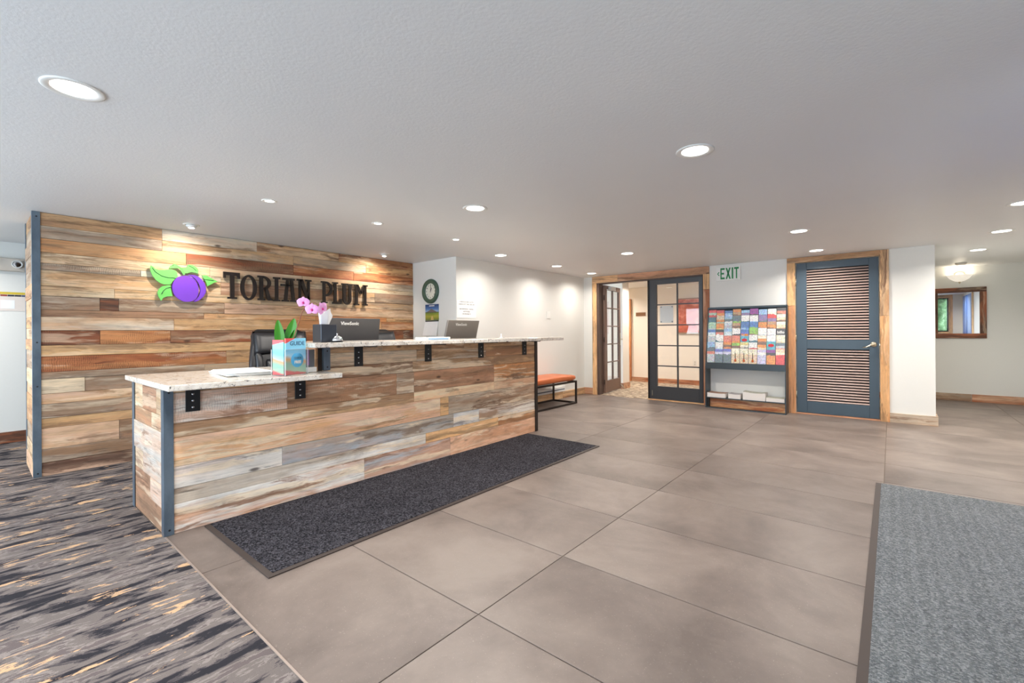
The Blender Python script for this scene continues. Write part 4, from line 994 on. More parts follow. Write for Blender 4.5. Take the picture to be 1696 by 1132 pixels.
# ------------------------------------------------------------------ emblem and lettering on the feature wall
XS0, XS1 = -5.166, -5.148   # back and front of the raised sign pieces
def ring(cx, cy, rx, ry, ix, iy, a0, a1, n=20):
    out = []
    for k in range(n):
        b0 = a0 + (a1 - a0) * k / n; b1 = a0 + (a1 - a0) * (k + 1) / n
        out.append([(cx + ix * math.cos(b0), cy + iy * math.sin(b0)), (cx + rx * math.cos(b0), cy + ry * math.sin(b0)), (cx + rx * math.cos(b1), cy + ry * math.sin(b1)), (cx + ix * math.cos(b1), cy + iy * math.sin(b1))])
    return out
D2 = 2 * PI
LET = {
 'T': [R(0, .88, 1, 1), R(0, .77, .15, .88), R(.85, .77, 1, .88), R(.40, .07, .66, .88), R(.24, 0, .82, .07)],
 'O': ring(.5, .5, .5, .5, .27, .42, 0, D2, 32),
 'R': [R(.12, .07, .36, .93), R(0, 0, .48, .07), R(0, .93, .40, 1), [(.44, .50), (.66, .52), (.86, .10), (.62, .08)], [(.62, .08), (.86, .10), (1, .06), (1, 0), (.70, 0)]] + ring(.36, .72, .54, .28, .30, .20, -PI / 2, PI / 2, 14),
 'I': [R(.26, .07, .72, .93), R(0, 0, 1, .07), R(0, .93, 1, 1)],
 'A': [R(.05, .92, .86, 1), [(.30, .92), (.48, .92), (.36, .07), (.14, .07)], [(.56, .92), (.76, .92), (.88, .07), (.66, .07)], R(-.06, .66, .70, .74), R(0, 0, .46, .07), R(.56, 0, 1, .07)],
 'N': [R(.12, .07, .28, .93), R(0, 0, .42, .07), R(0, .93, .34, 1), [(.14, 1), (.40, 1), (.88, .12), (.66, .10)], R(.72, .0, .88, .93), R(.60, .93, 1, 1)],
 'P': [R(.14, .07, .38, .93), R(0, 0, .54, .07), R(0, .93, .40, 1)] + ring(.38, .66, .62, .34, .38, .25, -PI / 2, PI / 2, 16),
 'L': [R(.14, .07, .44, .93), R(0, 0, .95, .09), R(0, .93, .60, 1), R(.80, .09, 1, .24)],
 'U': [R(.10, .28, .34, .93), R(.62, .28, .86, .93), R(0, .93, .46, 1), R(.52, .93, 1, 1)] + ring(.48, .28, .38, .28, .14, .19, PI, D2, 14),
 'M': [R(.10, .07, .28, .93), R(.72, .07, .90, .93), R(0, 0, .38, .07), R(.62, 0, 1, .07), R(0, .93, .24, 1), R(.76, .93, 1, 1), [(.12, 1), (.32, 1), (.56, .62), (.44, .56)], [(.68, 1), (.88, 1), (.56, .56), (.44, .62)]],
}
sg = thing('wall_sign_lettering', 'black raised serif capital letters mounted on the plank wall', 'sign', (XS0, 2.45, 1.48))
for ch, y0, y1, zb, zt in (('T', 1.635, 1.786, 1.486, 1.757), ('O', 1.790, 1.950, 1.480, 1.745), ('R', 1.957, 2.108, 1.486, 1.747), ('I', 2.115, 2.188, 1.483, 1.745), ('A', 2.205, 2.368, 1.485, 1.744),
                           ('N', 2.372, 2.538, 1.488, 1.746), ('P', 2.655, 2.799, 1.487, 1.746), ('L', 2.797, 2.915, 1.483, 1.746), ('U', 2.915, 3.068, 1.482, 1.741), ('M', 3.080, 3.274, 1.480, 1.741)):
    lo = strokes('letter', LET[ch], y0, zb, y1 - y0, zt - zb, 'X', XS0, XS1, M_letter, sg)
    ps = {'O': ((.12, .5), (.88, .5)), 'U': ((.2, .8), (.74, .8)), 'T': ((.5, .3), (.5, .8)), 'I': ((.5, .2), (.5, .8)), 'P': ((.25, .2), (.25, .8)), 'L': ((.25, .2), (.25, .8)), 'R': ((.25, .2), (.25, .8))}.get(ch, ((.2, .25), (.8, .25)))
    for u, v in ps:
        MB().tube([(XF - 0.012, y0 + u * (y1 - y0), zb + v * (zt - zb)), (XS0, y0 + u * (y1 - y0), zb + v * (zt - zb))], 0.003, 6).obj('standoff_pin', M_screw, lo)
em = thing('fruit_emblem', 'raised purple plum emblem with green leaves on the plank wall', 'sign', (XS0, 1.32, 1.44))
EMB = dict(
 leafA=[(1.052, 1.756), (1.073, 1.744), (1.083, 1.728), (1.11, 1.72), (1.151, 1.724), (1.201, 1.736), (1.236, 1.726), (1.25, 1.706), (1.25, 1.689), (1.257, 1.674), (1.236, 1.652), (1.214, 1.62), (1.2, 1.593), (1.151, 1.589), (1.12, 1.6), (1.089, 1.627), (1.065, 1.663), (1.052, 1.699), (1.047, 1.728)],
 leafB=[(1.188, 1.741), (1.201, 1.77), (1.226, 1.79), (1.251, 1.782), (1.267, 1.769), (1.267, 1.751), (1.233, 1.75)],
 leafC=[(1.276, 1.759), (1.324, 1.766), (1.339, 1.794), (1.372, 1.796), (1.406, 1.775), (1.422, 1.749), (1.416, 1.713), (1.399, 1.72), (1.361, 1.725), (1.327, 1.709), (1.305, 1.707), (1.287, 1.736)],
 leafD=[(1.448, 1.7), (1.487, 1.704), (1.526, 1.682), (1.584, 1.65), (1.554, 1.639), (1.514, 1.61), (1.494, 1.597), (1.485, 1.637), (1.466, 1.672)],
 leafE=[(1.2, 1.585), (1.168, 1.584), (1.133, 1.571), (1.109, 1.544), (1.1, 1.513), (1.105, 1.48), (1.126, 1.438), (1.143, 1.465), (1.171, 1.479), (1.213, 1.486), (1.203, 1.533), (1.2, 1.567)],
 stem=[(1.262, 1.765), (1.274, 1.768), (1.312, 1.700), (1.300, 1.692)])
for k, p in EMB.items():
    lf = MB().prism(p, 'X', XS0, XS1 - 0.002).obj('leaf' if k != 'stem' else 'fruit_stem', M_green, em, fix=True)
    cy = sum(a for a, b in p) / len(p); cz = sum(b for a, b in p) / len(p)
    MB().tube([(XF - 0.012, cy, cz), (XS0, cy, cz)], 0.003, 6).obj('standoff_pin', M_screw, lf)
for pts in ([(1.062, 1.735), (1.085, 1.70), (1.13, 1.667), (1.18, 1.655), (1.235, 1.655)], [(1.13, 1.50), (1.143, 1.53), (1.165, 1.555), (1.2, 1.567)], [(1.345, 1.782), (1.375, 1.768), (1.402, 1.742)], [(1.46, 1.663), (1.50, 1.662), (1.545, 1.658)], [(1.213, 1.77), (1.222, 1.776)]):
    MB().tube([(XS1 - 0.001, a, b) for a, b in pts], 0.0028, 6).obj('leaf_vein', M_greend, em)
PL = [(1.309, 1.687), (1.357, 1.681), (1.391, 1.652), (1.413, 1.61), (1.422, 1.565), (1.418, 1.511), (1.400, 1.470), (1.365, 1.442), (1.303, 1.436), (1.256, 1.462), (1.224, 1.5), (1.208, 1.551), (1.21, 1.594), (1.228, 1.639), (1.257, 1.67)]
PR = [(1.327, 1.693), (1.379, 1.701), (1.421, 1.686), (1.456, 1.653), (1.479, 1.606), (1.484, 1.561), (1.474, 1.515), (1.443, 1.472), (1.401, 1.443), (1.374, 1.441), (1.412, 1.475), (1.432, 1.521), (1.436, 1.566), (1.425, 1.615), (1.402, 1.655), (1.372, 1.682)]
def smooth2(p, it=2):
    for _ in range(it):
        o = []
        for i in range(len(p)):
            a, b = p[i], p[(i + 1) % len(p)]
            o += [(a[0] * .75 + b[0] * .25, a[1] * .75 + b[1] * .25), (a[0] * .25 + b[0] * .75, a[1] * .25 + b[1] * .75)]
        p = o
    return p
for p in (PL, PR):
    f = MB().prism(smooth2(p, 2), 'X', XS0, XS1).obj('fruit_half', M_purple, em)
    cy = sum(a for a, b in p) / len(p); cz = sum(b for a, b in p) / len(p)
MB().tube([(XF - 0.012, 1.30, 1.56), (XS0, 1.30, 1.56)], 0.003, 6).obj('standoff_pin', M_screw, em)
MB().tube([(XF - 0.012, 1.455, 1.55), (XS0, 1.455, 1.55)], 0.003, 6).obj('standoff_pin', M_screw, em)

# ------------------------------------------------------------------ things on the lower countertop
ZL, ZU = 0.8605, 1.0645
ps_ = thing('paper_stack', 'loose stack of white papers lying on the lower countertop', 'papers', (-3.32, 1.17, ZL))
for k in range(5):
    a = random.uniform(-0.12, 0.10); cx, cy = random.uniform(-.03, .03), random.uniform(-.02, .02); hx, hy = 0.22, 0.125
    c_, s_ = math.cos(a), math.sin(a)
    pts = [(cx + c_ * u * hx - s_ * v * hy, cy + s_ * u * hx + c_ * v * hy) for u, v in ((-1, -1), (1, -1), (1, 1), (-1, 1))]
    MB().prism(pts, 'Z', 0.005 * k, 0.005 * k + 0.0045).obj('sheets', M_paper, ps_, False)
# clear holder with the free guide
gh = thing('acrylic_holder', 'clear acrylic stand holding the blue visitor guide on the lower countertop', 'holder', (-2.93, 1.262, ZL), math.radians(14))
# local: front panel in the plane X=0, running along +Y; left panel along -X
cbox('front_pane', M_acrylic, (0.014, 0.017, 0.0, 0.165, 0.0, 0.165), gh, False)
cbox('side_pane', M_acrylic, (-0.11, 0.017, -0.004, -0.001, 0.0, 0.165), gh, False)
cbox('side_pane', M_acrylic, (-0.11, 0.017, 0.1655, 0.1685, 0.0, 0.165), gh, False)
cbox('base_pane', M_acrylic, (-0.11, 0.0135, 0.0, 0.165, 0.0, 0.003), gh, False)
cbox('back_pane', M_acrylic, (-0.1135, -0.1105, 0.0, 0.165, 0.0, 0.20), gh, False)
M_aedge = solid('acrylic_edge', (232, 236, 238), 0.2)
for b in ((0.0142, 0.0172, -0.003, 0.0, 0.0, 0.165), (0.0142, 0.0172, 0.165, 0.1685, 0.0, 0.165), (-0.1125, -0.1095, -0.0045, -0.0015, 0.0, 0.165), (0.0135, 0.0175, 0.0, 0.165, 0.165, 0.1665)):
    cbox('pane_edge', M_aedge, b, gh, False)
def guide_mat(flip):
    t = NT('guide_cover'); tc = t.nd('ShaderNodeTexCoord'); sp = t.nd('ShaderNodeSeparateXYZ'); t.l(tc.outputs['Generated'], sp.inputs[0])
    n = t.noise(t.pos((1, 1, 3)), 22.0, 4)
    v = t.math('ADD', sp.outputs[2], t.math('MULTIPLY', t.math('SUBTRACT', n, 0.5), 0.10))
    hz = sp.outputs[1] if not flip else sp.outputs[0]
    vv = t.math('SUBTRACT', v, t.math('MULTIPLY', t.math('SUBTRACT', 1.0, hz), 0.10))
    c = t.ramp(vv, [(0.0, lin((226, 96, 100))), (0.055, lin((176, 206, 176))), (0.22, lin((150, 200, 180))), (0.34, lin((232, 170, 110))), (0.44, lin((176, 226, 250))), (0.55, lin((128, 212, 252))), (0.70, lin((146, 222, 254)))], 'LINEAR')
    cor = t.math('GREATER_THAN', t.math('SUBTRACT', sp.outputs[2], t.math('MULTIPLY', hz, 0.30 if not flip else 0.08)), 0.86)
    return t.done(t.mix(cor, c, lin((244, 92, 96))), 0.3)
gd = thing('visitor_guide', 'blue visitor guide with red corner and round blue FREE sticker', 'magazine', (-2.93, 1.262, ZL + 0.004), math.radians(14))
cbox('cover', guide_mat(False), (0.002, 0.012, 0.006, 0.155, 0.0, 0.232), gd, False)
MB().lathe([(0, 0.0016), (0.046, 0.0014), (0.047, 0)], (0.012, 0.090, 0.092), 28, 'X').obj('sticker', solid('sticker_blue', (44, 184, 240), 0.35), gd, False)
text('title', 'GUIDE', 0.038, solid('title_navy', (36, 84, 122), 0.5), gd, (0.0126, 0.090, 0.198), (0, 1, 0), (0, 0, 1), 0, 0.0, False)
text('sticker_title', 'GUIDE', 0.020, solid('title_navy', (36, 84, 122), 0.5), gd, (0.0142, 0.092, 0.104), (0, 1, 0), (0, 0, 1), 0, 0.0, False)
text('sticker_word', 'FREE', 0.024, M_white, gd, (0.0142, 0.092, 0.078), (0, 1, 0), (0, 0, 1), 0, 0.001, False)
g2 = thing('visitor_guide', 'second blue guide seen through the left side of the acrylic stand', 'magazine', (-2.93, 1.262, ZL + 0.004), math.radians(14))
cbox('cover', guide_mat(True), (-0.105, -0.002, 0.0005, 0.0055, 0.0, 0.222), g2, False)
# card stand
cs = thing('card_stand', 'small dark card stand with purple graphic beside the visitor guide', 'card stand', (-3.06, 1.505, ZL), math.radians(8))
cbox('panel', solid('card_dark', (92, 96, 104), 0.4), (-0.02, -0.012, -0.065, 0.03, 0.0, 0.155), cs, False)
cbox('graphic', solid('card_purple', (164, 84, 176), 0.4), (-0.012, -0.0112, -0.028, -0.012, 0.05, 0.155), cs, False)
cbox('label', M_paper, (-0.0112, 0.012, -0.075, 0.03, 0.002, 0.034), cs, False)
# orchid
oc = thing('orchid', 'potted orchid with three pink blossoms and broad green leaves', 'plant', (-3.175, 1.365, ZL))
M_pot = solid('pot_glaze', (120, 92, 132), 0.3)
MB().lathe([(0, 0), (0.036, 0), (0.044, 0.03), (0.050, 0.085), (0.046, 0.085), (0.043, 0.07), (0, 0.07)], (-3.175, 1.365, ZL), 20).obj('pot', M_pot, oc)
M_leaf = solid('orchid_leaf', (62, 138, 30), 0.35, var=0.18, scale=12)
def blade(base, tip, width, bend, name, mat, twist=0.0, th=0.0025, n=14):
    base, tip = Vector(base), Vector(tip); d = tip - base; side_ = Vector((0.35 + twist, 1, 0)).normalized(); nrm = side_.cross(d).normalized()
    def cpt(u, v, o):
        w_ = width * math.sin(PI * min(0.985, 0.10 + 0.90 * v ** 1.5)) ** 0.6
        p = base + d * v + nrm * bend * math.sin(PI * v) + side_ * (u - 0.5) * w_ + nrm * (abs(u - .5) * w_ * 0.35)
        return p + nrm * o
    MB().grid(lambda u, v: cpt(u, v, 0), 6, n).grid(lambda u, v: cpt(u, v, th), 6, n).obj(name, mat, oc)
pz = ZL + 0.07
blade((-3.175, 1.355, pz), (-3.16, 1.325, 1.218), 0.062, 0.01, 'leaf', M_leaf)
blade((-3.165, 1.365, pz), (-3.125, 1.418, 1.228), 0.075, -0.015, 'leaf', M_leaf, 0.4)
blade((-3.165, 1.375, pz), (-3.13, 1.418, 1.150), 0.045, -0.012, 'leaf', M_leaf, -0.6)
MB().tube([(-3.17, 1.37, pz), (-3.14, 1.405, 1.05), (-3.09, 1.425, 1.18), (-3.04, 1.432, 1.27), (-3.03, 1.462, 1.325), (-3.00, 1.50, 1.335), (-2.985, 1.535, 1.315)], [0.004, 0.0038, 0.0035, 0.003, 0.0028, 0.0025, 0.002], 8).obj('stem', solid('orchid_stem', (140, 78, 62), 0.5), oc)
M_petal = solid('orchid_petal', (238, 172, 228), 0.45, var=0.06, scale=30); M_lip = solid('orchid_lip', (204, 40, 130), 0.4)
def blossom(c, r, face, roll=0.0):
    c = Vector(c); f = Vector(face).normalized(); s_ = Vector((0, 0, 1)).cross(f).normalized(); u_ = f.cross(s_)
    for a, L, W_ in ((0.25, 1.0, 1.35), (PI - 0.25, 1.0, 1.35), (PI / 2, .95, .8), (PI * 1.22, .9, .75), (PI * 1.78, .9, .75)):
        a += roll; d = s_ * math.cos(a) + u_ * math.sin(a); e = f.cross(d)
        def fn(u, v, o, d=d, e=e, L=L, W_=W_):
            w_ = r * W_ * 0.95 * math.sin(PI * (0.08 + 0.92 * v) ** 0.8) ** 0.7 if v < 1 else 0.0
            return c + d * (r * L * v) + e * (u - .5) * w_ + f * (0.12 * r * math.sin(PI * v) + o - 0.25 * r * (u - .5) ** 2)
        MB().grid(lambda u, v: fn(u, v, 0), 6, 8).grid(lambda u, v: fn(u, v, -0.0012), 6, 8).obj('petal', M_petal, oc)
    MB().ball(c + f * 0.006 - u_ * 0.003, 0.007, 0.007, 0.009, 10, 6).obj('lip', M_lip, oc)
blossom((-3.03, 1.436, 1.335), 0.043, (0.85, -0.5, 0.05))
blossom((-2.995, 1.478, 1.288), 0.046, (0.85, -0.55, 0.0))
blossom((-2.975, 1.540, 1.296), 0.050, (0.80, 0.30, -0.1), 0.6)

# ------------------------------------------------------------------ things on the raised countertop
tb = thing('tissue_box', 'dark cube tissue box with white tissues on the raised countertop', 'tissue box', (-3.06, 1.60, ZU))
M_tb = solid('tissue_steel', (66, 70, 76), 0.32, 0.5)
cbox('cover', M_tb, (-3.125, -3.005, 1.545, 1.662, ZU, 1.190), tb, True, 0.003)
def tis(u, v):
    a = 2 * PI * u; r = 0.032 + 0.012 * v + 0.007 * math.sin(5 * a) * v
    return (-3.065 + r * 0.55 * math.cos(a), 1.600 + r * 1.05 * math.sin(a) + 0.008 * v, 1.1905 + (0.085 + 0.016 * math.sin(a * 2 + 1) + 0.012 * math.sin(3 * a)) * v)
MB().grid(tis, 36, 6).grid(lambda u, v: Vector(tis(u, v)) * 1.0 + Vector((0.001, 0.001, -0.0005)), 36, 6).obj('tissue', solid('tissue_paper', (238, 240, 242), 0.8), tb)
bl = thing('service_bell', 'chrome service bell beside the tissue box', 'bell', (-2.945, 1.63, ZU))
MB().lathe([(0.0, 0.0), (0.040, 0.0), (0.041, 0.006), (0.034, 0.010), (0.0, 0.010)], (-2.945, 1.63, ZU), 24).obj('base', M_black, bl)
MB().lathe([(0.038, 0.011), (0.037, 0.020), (0.030, 0.034), (0.016, 0.044), (0.0, 0.047)], (-2.945, 1.63, ZU), 24).obj('dome', M_chrome, bl)
MB().lathe([(0.004, 0.046), (0.004, 0.056), (0.006, 0.058), (0.004, 0.062), (0, 0.063)], (-2.945, 1.63, ZU), 12).obj('plunger', M_chrome, bl)
fp = thing('form_pad', 'white pad of forms with a blue edge on the raised countertop', 'pad', (-3.05, 2.59, ZU))
cbox('pad', M_paper, (-3.14, -2.99, 2.453, 2.722, ZU, 1.088), fp, True, 0.002)
cbox('blue_edge', solid('pad_blue', (120, 168, 214), 0.5), (-2.9895, -2.9885, 2.475, 2.70, 1.070, 1.079), fp)
pb = thing('small_bottle', 'tiny white bottle at the far part of the raised countertop', 'bottle', (-3.10, 3.53, ZU))
MB().lathe([(0, 0), (0.02, 0), (0.021, 0.008), (0.012, 0.012), (0.006, 0.018), (0.005, 0.045), (0, 0.046)], (-3.10, 3.53, ZU), 14).obj('body', M_white, pb)

# ------------------------------------------------------------------ clock, calendar, notices, switch
ck = thing('wall_clock', 'round dark green wall clock above the calendar', 'clock', (-4.80, YK, 1.69))
CC = (-4.80, YK - 0.001, 1.69)
MB().lathe([(0.168, 0.0), (0.168, 0.012), (0.160, 0.026), (0.145, 0.030), (0.128, 0.024), (0.118, 0.028), (0.108, 0.016), (0.108, 0.004)], CC, 40, 'Y').obj('rim', solid('clock_green', (66, 92, 76), 0.35), ck)
MB().lathe([(0.0, 0.006), (0.110, 0.006)], CC, 40, 'Y').obj('face', solid('clock_face', (234, 232, 216), 0.5), ck)
for k in range(12):
    a = PI / 2 - k * PI / 6
    text('numeral', str(k or 12), 0.026, M_ink, ck, (CC[0] + 0.086 * math.cos(a), CC[1] - 0.007, CC[2] + 0.086 * math.sin(a)), (1, 0, 0), (0, 0, 1), 0, 0.0005)
for a, L, wd in ((math.radians(84), 0.076, 0.006), (math.radians(62), 0.050, 0.008)):
    MB().bar((CC[0] - 0.012 * math.cos(a), CC[1] - 0.010, CC[2] - 0.012 * math.sin(a)), (CC[0] + L * math.cos(a), CC[1] - 0.010, CC[2] + L * math.sin(a)), wd, 0.0015, (0, 1, 0)).obj('hand', M_ink, ck)
cl = thing('wall_calendar', 'wall calendar with mountain photo hanging below the clock', 'calendar', (-4.79, YK, 1.29))
def cal_mat():
    t = NT('calendar_photo'); tc = t.nd('ShaderNodeTexCoord'); sp = t.nd('ShaderNodeSeparateXYZ'); t.l(tc.outputs['Generated'], sp.inputs[0])
    n = t.noise(t.pos(), 30.0, 4); v = t.math('ADD', sp.outputs[2], t.math('MULTIPLY', t.math('SUBTRACT', n, .5), .05))
    return t.done(t.ramp(v, [(0.0, lin((84, 108, 48))), (0.25, lin((170, 168, 66))), (0.46, lin((120, 140, 60))), (0.50, lin((44, 66, 44))), (0.54, lin((150, 178, 210))), (0.72, lin((74, 118, 178))), (1.0, lin((30, 56, 100)))]), 0.4)
cbox('photo_page', cal_mat(), (-4.915, -4.640, YK - 0.006, YK - 0.001, 1.296, 1.512), cl)
MB().prism([(-4.90, 1.405), (-4.83, 1.43), (-4.785, 1.455), (-4.74, 1.432), (-4.66, 1.405)], 'Y', YK - 0.0075, YK - 0.0062).obj('mountain', solid('mountain_grey', (120, 108, 100), 0.6), cl)
MB().prism([(-4.80, 1.30), (-4.74, 1.30), (-4.755, 1.34), (-4.775, 1.36), (-4.79, 1.34)], 'Y', YK - 0.0075, YK - 0.0062).obj('path', solid('path_tan', (204, 176, 110), 0.6), cl)
cbox('binding', M_black, (-4.915, -4.645, YK - 0.008, YK - 0.001, 1.280, 1.293), cl)
MB().add([(-4.925, YK - .004, 1.278), (-4.652, YK - .004, 1.278), (-4.66, YK - .03, 1.085), (-4.95, YK - .03, 1.085), (-4.925, YK - .001, 1.278), (-4.652, YK - .001, 1.278), (-4.66, YK - .024, 1.085), (-4.95, YK - .024, 1.085)],
         [(0, 1, 2, 3), (7, 6, 5, 4), (0, 4, 5, 1), (1, 5, 6, 2), (2, 6, 7, 3), (3, 7, 4, 0)]).obj('date_page', M_paper, cl)
cbox('title_bar', M_white, (-4.835, -4.725, YK - 0.0072, YK - 0.0062, 1.486, 1.499), cl)
nt = thing('wall_notice', 'white typed notice on the wall above the grey monitor', 'notice', (XB, 4.20, 1.32))
cbox('sheet', M_paper, (XB + 0.0005, XB + 0.004, 4.028, 4.382, 1.318, 1.552), nt)
for s_, z in (('CHECK IN TIME 4:00 PM', 1.528), ('CHECK OUT TIME 10:00 AM', 1.497), ('NO SMOKING / VAPING', 1.435), ('ANYWHERE', 1.402), ('ON PROPERTY', 1.370)):
    text('notice_line', s_, 0.0235, M_ink, nt, (XB + 0.0042, 4.205, z), (0, 1, 0), (0, 0, 1), 0, 0.0)
sw = thing('switch_plate', 'small white blank plate on the white wall above the bench', 'switch plate', (XB, 6.07, 1.40))
cbox('plate', M_white, (XB + 0.0005, XB + 0.008, 6.022, 6.115, 1.345, 1.462), sw, True, 0.002)
cbox('toggle', M_white, (XB + 0.0081, XB + 0.012, 6.052, 6.085, 1.375, 1.432), sw, True, 0.001)

# ------------------------------------------------------------------ mirror, sconce, detector, emergency light, poster
mr = thing('wall_mirror', 'rectangular mirror in a dark wooden frame on the far right wall', 'mirror', (0.81, YM, 1.38))
mx0, mx1, mz0, mz1, fwd = 0.50, 1.119, 0.985, 1.777, 0.075
cbox('glass', M_mirror, (mx0 + fwd - .004, mx1 - fwd + .004, YM - 0.014, YM - 0.001, mz0 + fwd - .004, mz1 - fwd + .004), mr)
for b, g in (((mx0, mx1, YM - .03, YM - .001, mz0, mz0 + fwd), 'X'), ((mx0, mx1, YM - .03, YM - .001, mz1 - fwd, mz1), 'X'), ((mx0, mx0 + fwd, YM - .03, YM - .001, mz0 + fwd, mz1 - fwd), 'Z'), ((mx1 - fwd, mx1, YM - .03, YM - .001, mz0 + fwd, mz1 - fwd), 'Z')):
    plank(b, g, 'rust', 'dark', 1.0, 0, mr, 'frame_board', 0.004)
sn = thing('wall_sconce', 'bowl-shaped alabaster wall sconce glowing above the mirror', 'sconce', (0.825, YM, 1.93))
SCX, SCY = 0.825, YM - 0.0
MB().lathe([(0.012, 1.872), (0.06, 1.885), (0.11, 1.920), (0.135, 1.955), (0.150, 1.975), (0.146, 1.976), (0.105, 1.93), (0.055, 1.895), (0.010, 1.880)], (SCX, SCY - 0.001, 0), 24, 'Z', PI, 2 * PI).obj('bowl', emit('alabaster_glow', (1.0, 0.90, 0.74), 0.45), sn)
MB().lathe([(0.0, 1.835), (0.006, 1.842), (0.012, 1.858), (0.016, 1.872), (0.0, 1.873)], (SCX, SCY - 0.025, 0), 12).obj('finial', M_nickel, sn)
MB().prism([(SCX + 0.066 * math.cos(a), 1.975 + 0.055 * math.sin(a)) for a in [PI * k / 14 for k in range(15)]] + [(SCX + 0.05 * math.cos(a), 1.975 + 0.038 * math.sin(a)) for a in [PI * k / 14 for k in range(14, -1, -1)]], 'Y', YM - 0.02, YM - 0.001).obj('back_arch', M_nickel, sn)
sl = bpy.data.lights.new('sconce_bulb', 'POINT'); sl.energy = 1.6; sl.color = (1.0, 0.86, 0.66); sl.shadow_soft_size = 0.03
so = bpy.data.objects.new('sconce_bulb', sl); put(so, sn, Vector((SCX, YM - 0.06, 1.985)) - WPOS[sn.name])
dt = thing('smoke_detector', 'flat white smoke detector on the ceiling near the sconce', 'smoke detector', (0.80, 9.45, ZC - 0.03))
MB().lathe([(0, -0.03), (0.045, -0.029), (0.06, -0.018), (0.066, -0.001), (0, -0.001)], (0.80, 9.45, ZC), 24).obj('body', M_offwhite, dt)
el = thing('emergency_light', 'beige emergency light box with round lamp on the left wall', 'emergency light', (-7.10, 0.22, 1.86))
M_beige = solid('beige_plastic', (204, 194, 182), 0.5)
MB().box(-7.119, -7.05, 0.02, 0.378, 1.802, 1.935).obj('housing', M_beige, el, True, 0.01, 2)
MB().lathe([(0.0, 0.0), (0.032, 0.0), (0.040, 0.022), (0.041, 0.050), (0.035, 0.052), (0.030, 0.035), (0, 0.03)], (-7.05, 0.315, 1.872), 20, 'X').obj('lamp_head', M_white, el)
MB().lathe([(0.0, 0.040), (0.020, 0.044), (0.029, 0.042)], (-7.05, 0.315, 1.872), 20, 'X').obj('lamp_lens', M_chrome, el)
ps2 = thing('wall_poster', 'small poster with a coloured stripe below the emergency light', 'poster', (-7.11, 0.20, 1.48))
cbox('sheet', solid('poster_paper', (226, 216, 208), 0.6), (-7.119, -7.116, -0.10, 0.40, 1.385, 1.56), ps2)
cbox('yellow_stripe', solid('stripe_yellow', (214, 188, 60), 0.5), (-7.119, -7.1155, -0.10, 0.40, 1.5605, 1.585), ps2)
for k in range(10):
    cbox('stripe_block', solid('stripe_%d' % (k % 4), ((40, 40, 46), (60, 74, 120), (150, 60, 50), (40, 44, 60))[k % 4], 0.5), (-7.1158, -7.115, -0.10 + .05 * k, -0.052 + .05 * k, 1.540, 1.557), ps2)
cbox('picture', solid('poster_cloud', (242, 244, 246), 0.6), (-7.1158, -7.115, 0.20, 0.30, 1.41, 1.50), ps2)

# ------------------------------------------------------------------ ceiling lamps
def recessed(x, y, label, r=0.098, lens=0.068, power=1.0, group='recessed ceiling lights', tilt=None):
    t = thing('recessed_light', label, 'ceiling light', (x, y, ZC - 0.001), 0, group)
    MB().lathe([(r, -0.0005), (r, -0.003), (r - 0.006, -0.006), (lens + 0.006, -0.004), (lens, -0.0008)], (x, y, ZC), 32).obj('trim_ring', M_white, t)
    MB().lathe([(0.0, -0.0018), (lens, -0.0018)], (x, y, ZC), 28).obj('lens', M_lens, t)
    d = bpy.data.lights.new('lamp', 'AREA'); d.shape = 'DISK'; d.size = lens * 2; d.energy = LAMP * power; d.color = (1.0, 0.94, 0.87); d.spread = math.radians(150)
    o = bpy.data.objects.new('lamp', d); put(o, t, (0, 0, -0.008))
    return t
BIG = [(-2.50, 0.268, 'large recessed ceiling light at the upper left, nearest the carpet'), (-0.817, 2.543, 'large recessed ceiling light above the middle of the tile floor'), (-2.52, 2.567, 'recessed ceiling light above the runner mat'),
       (-2.546, 5.316, 'recessed ceiling light in front of the glazed doors'), (-0.697, 5.275, 'recessed ceiling light midway before the louvred door'), (-0.703, 6.696, 'recessed ceiling light right above the louvred door'),
       (0.857, 6.658, 'recessed ceiling light right of the wall corner'), (0.832, 8.025, 'recessed ceiling light in the far corridor before the sconce'), (0.80, 5.281, 'recessed ceiling light cut by the right edge of the photo'),
       (-3.82, 4.349, 'recessed ceiling light by the white wall, nearest the clock'), (-3.827, 5.622, 'recessed ceiling light by the white wall above the bench'), (-3.86, 6.713, 'recessed ceiling light in the corner beside the glazed doors')]
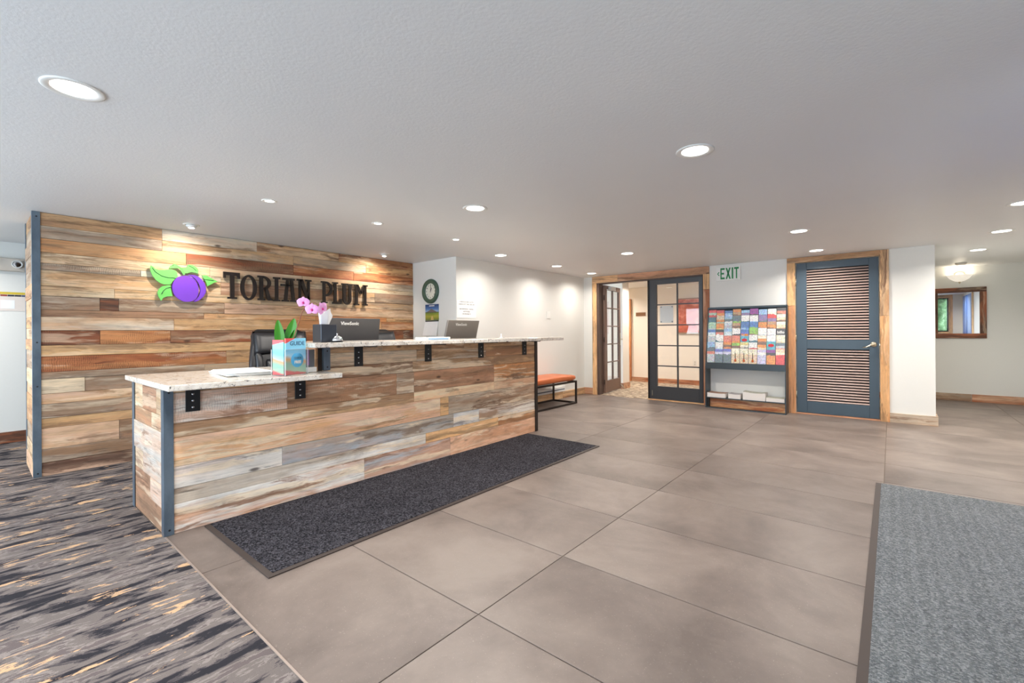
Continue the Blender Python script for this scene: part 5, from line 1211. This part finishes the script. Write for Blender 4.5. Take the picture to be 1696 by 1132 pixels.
for x, y, s_ in BIG: recessed(x, y, s_, power=0.5 if x < -3.7 else 1.0)
for x, y, s_ in ((-0.80, 0.268, 'unseen added ceiling light over the carpet by the glass entrance'), (-6.45, -0.35, 'unseen added ceiling light over the carpet by the emergency light'), (-4.6, -1.2, 'unseen added ceiling light over the carpet by the large window'), (1.15, 3.3, 'unseen added ceiling light over the tiles by the blue doors')): recessed(x, y, s_)  # lamps out of view, added to brighten the near room, left wall and entry
for y, s_ in ((1.422, 'small spotlight over the counter, nearest the carpet'), (2.344, 'small spotlight over the middle of the counter'), (3.295, 'small spotlight over the far part of the counter')):
    recessed(-3.522, y, s_, 0.052, 0.030, 0.55, 'small spotlights over the counter')
# eyeball lamps washing the plank wall
def eyeball(x, y, label):
    t = thing('eyeball_light', label, 'spotlight', (x, y, ZC - 0.001), 0, 'eyeball lights on the plank wall')
    MB().lathe([(0.062, -0.0005), (0.062, -0.004), (0.046, -0.007), (0.044, -0.0008)], (x, y, ZC), 28).obj('trim_ring', M_white, t)
    MB().ball((x, y, ZC - 0.012), 0.042, 0.042, 0.020, 20, 10).obj('eyeball', M_white, t)
    MB().lathe([(0.0, 0.0), (0.022, 0.0)], (x, y, ZC - 0.0335), 18).obj('lens', M_lens, t)
    d = bpy.data.lights.new('lamp', 'SPOT'); d.energy = 22.0; d.spot_size = math.radians(120); d.spot_blend = 0.8; d.color = (1.0, 0.91, 0.79); d.shadow_soft_size = 0.02
    o = bpy.data.objects.new('lamp', d); put(o, t, (0, 0, -0.045)); o.rotation_euler = (0, math.radians(38), 0)
    return t
eyeball(-4.80, 1.272, 'eyeball lamp on the ceiling above the plum emblem')
eyeball(-4.82, 3.299, 'eyeball lamp on the ceiling above the end of the lettering')
# lamp in the hall
recessed(-3.6, 8.3, 'recessed ceiling light in the hall behind the glazed doors', power=1.1)
recessed(-2.2, 8.6, 'recessed ceiling light at the right of the hall behind the glass', power=1.1)
recessed(-5.0, 9.1, 'added ceiling light at the far left of the hall', power=1.0)  # extra lamp, added to brighten the hall
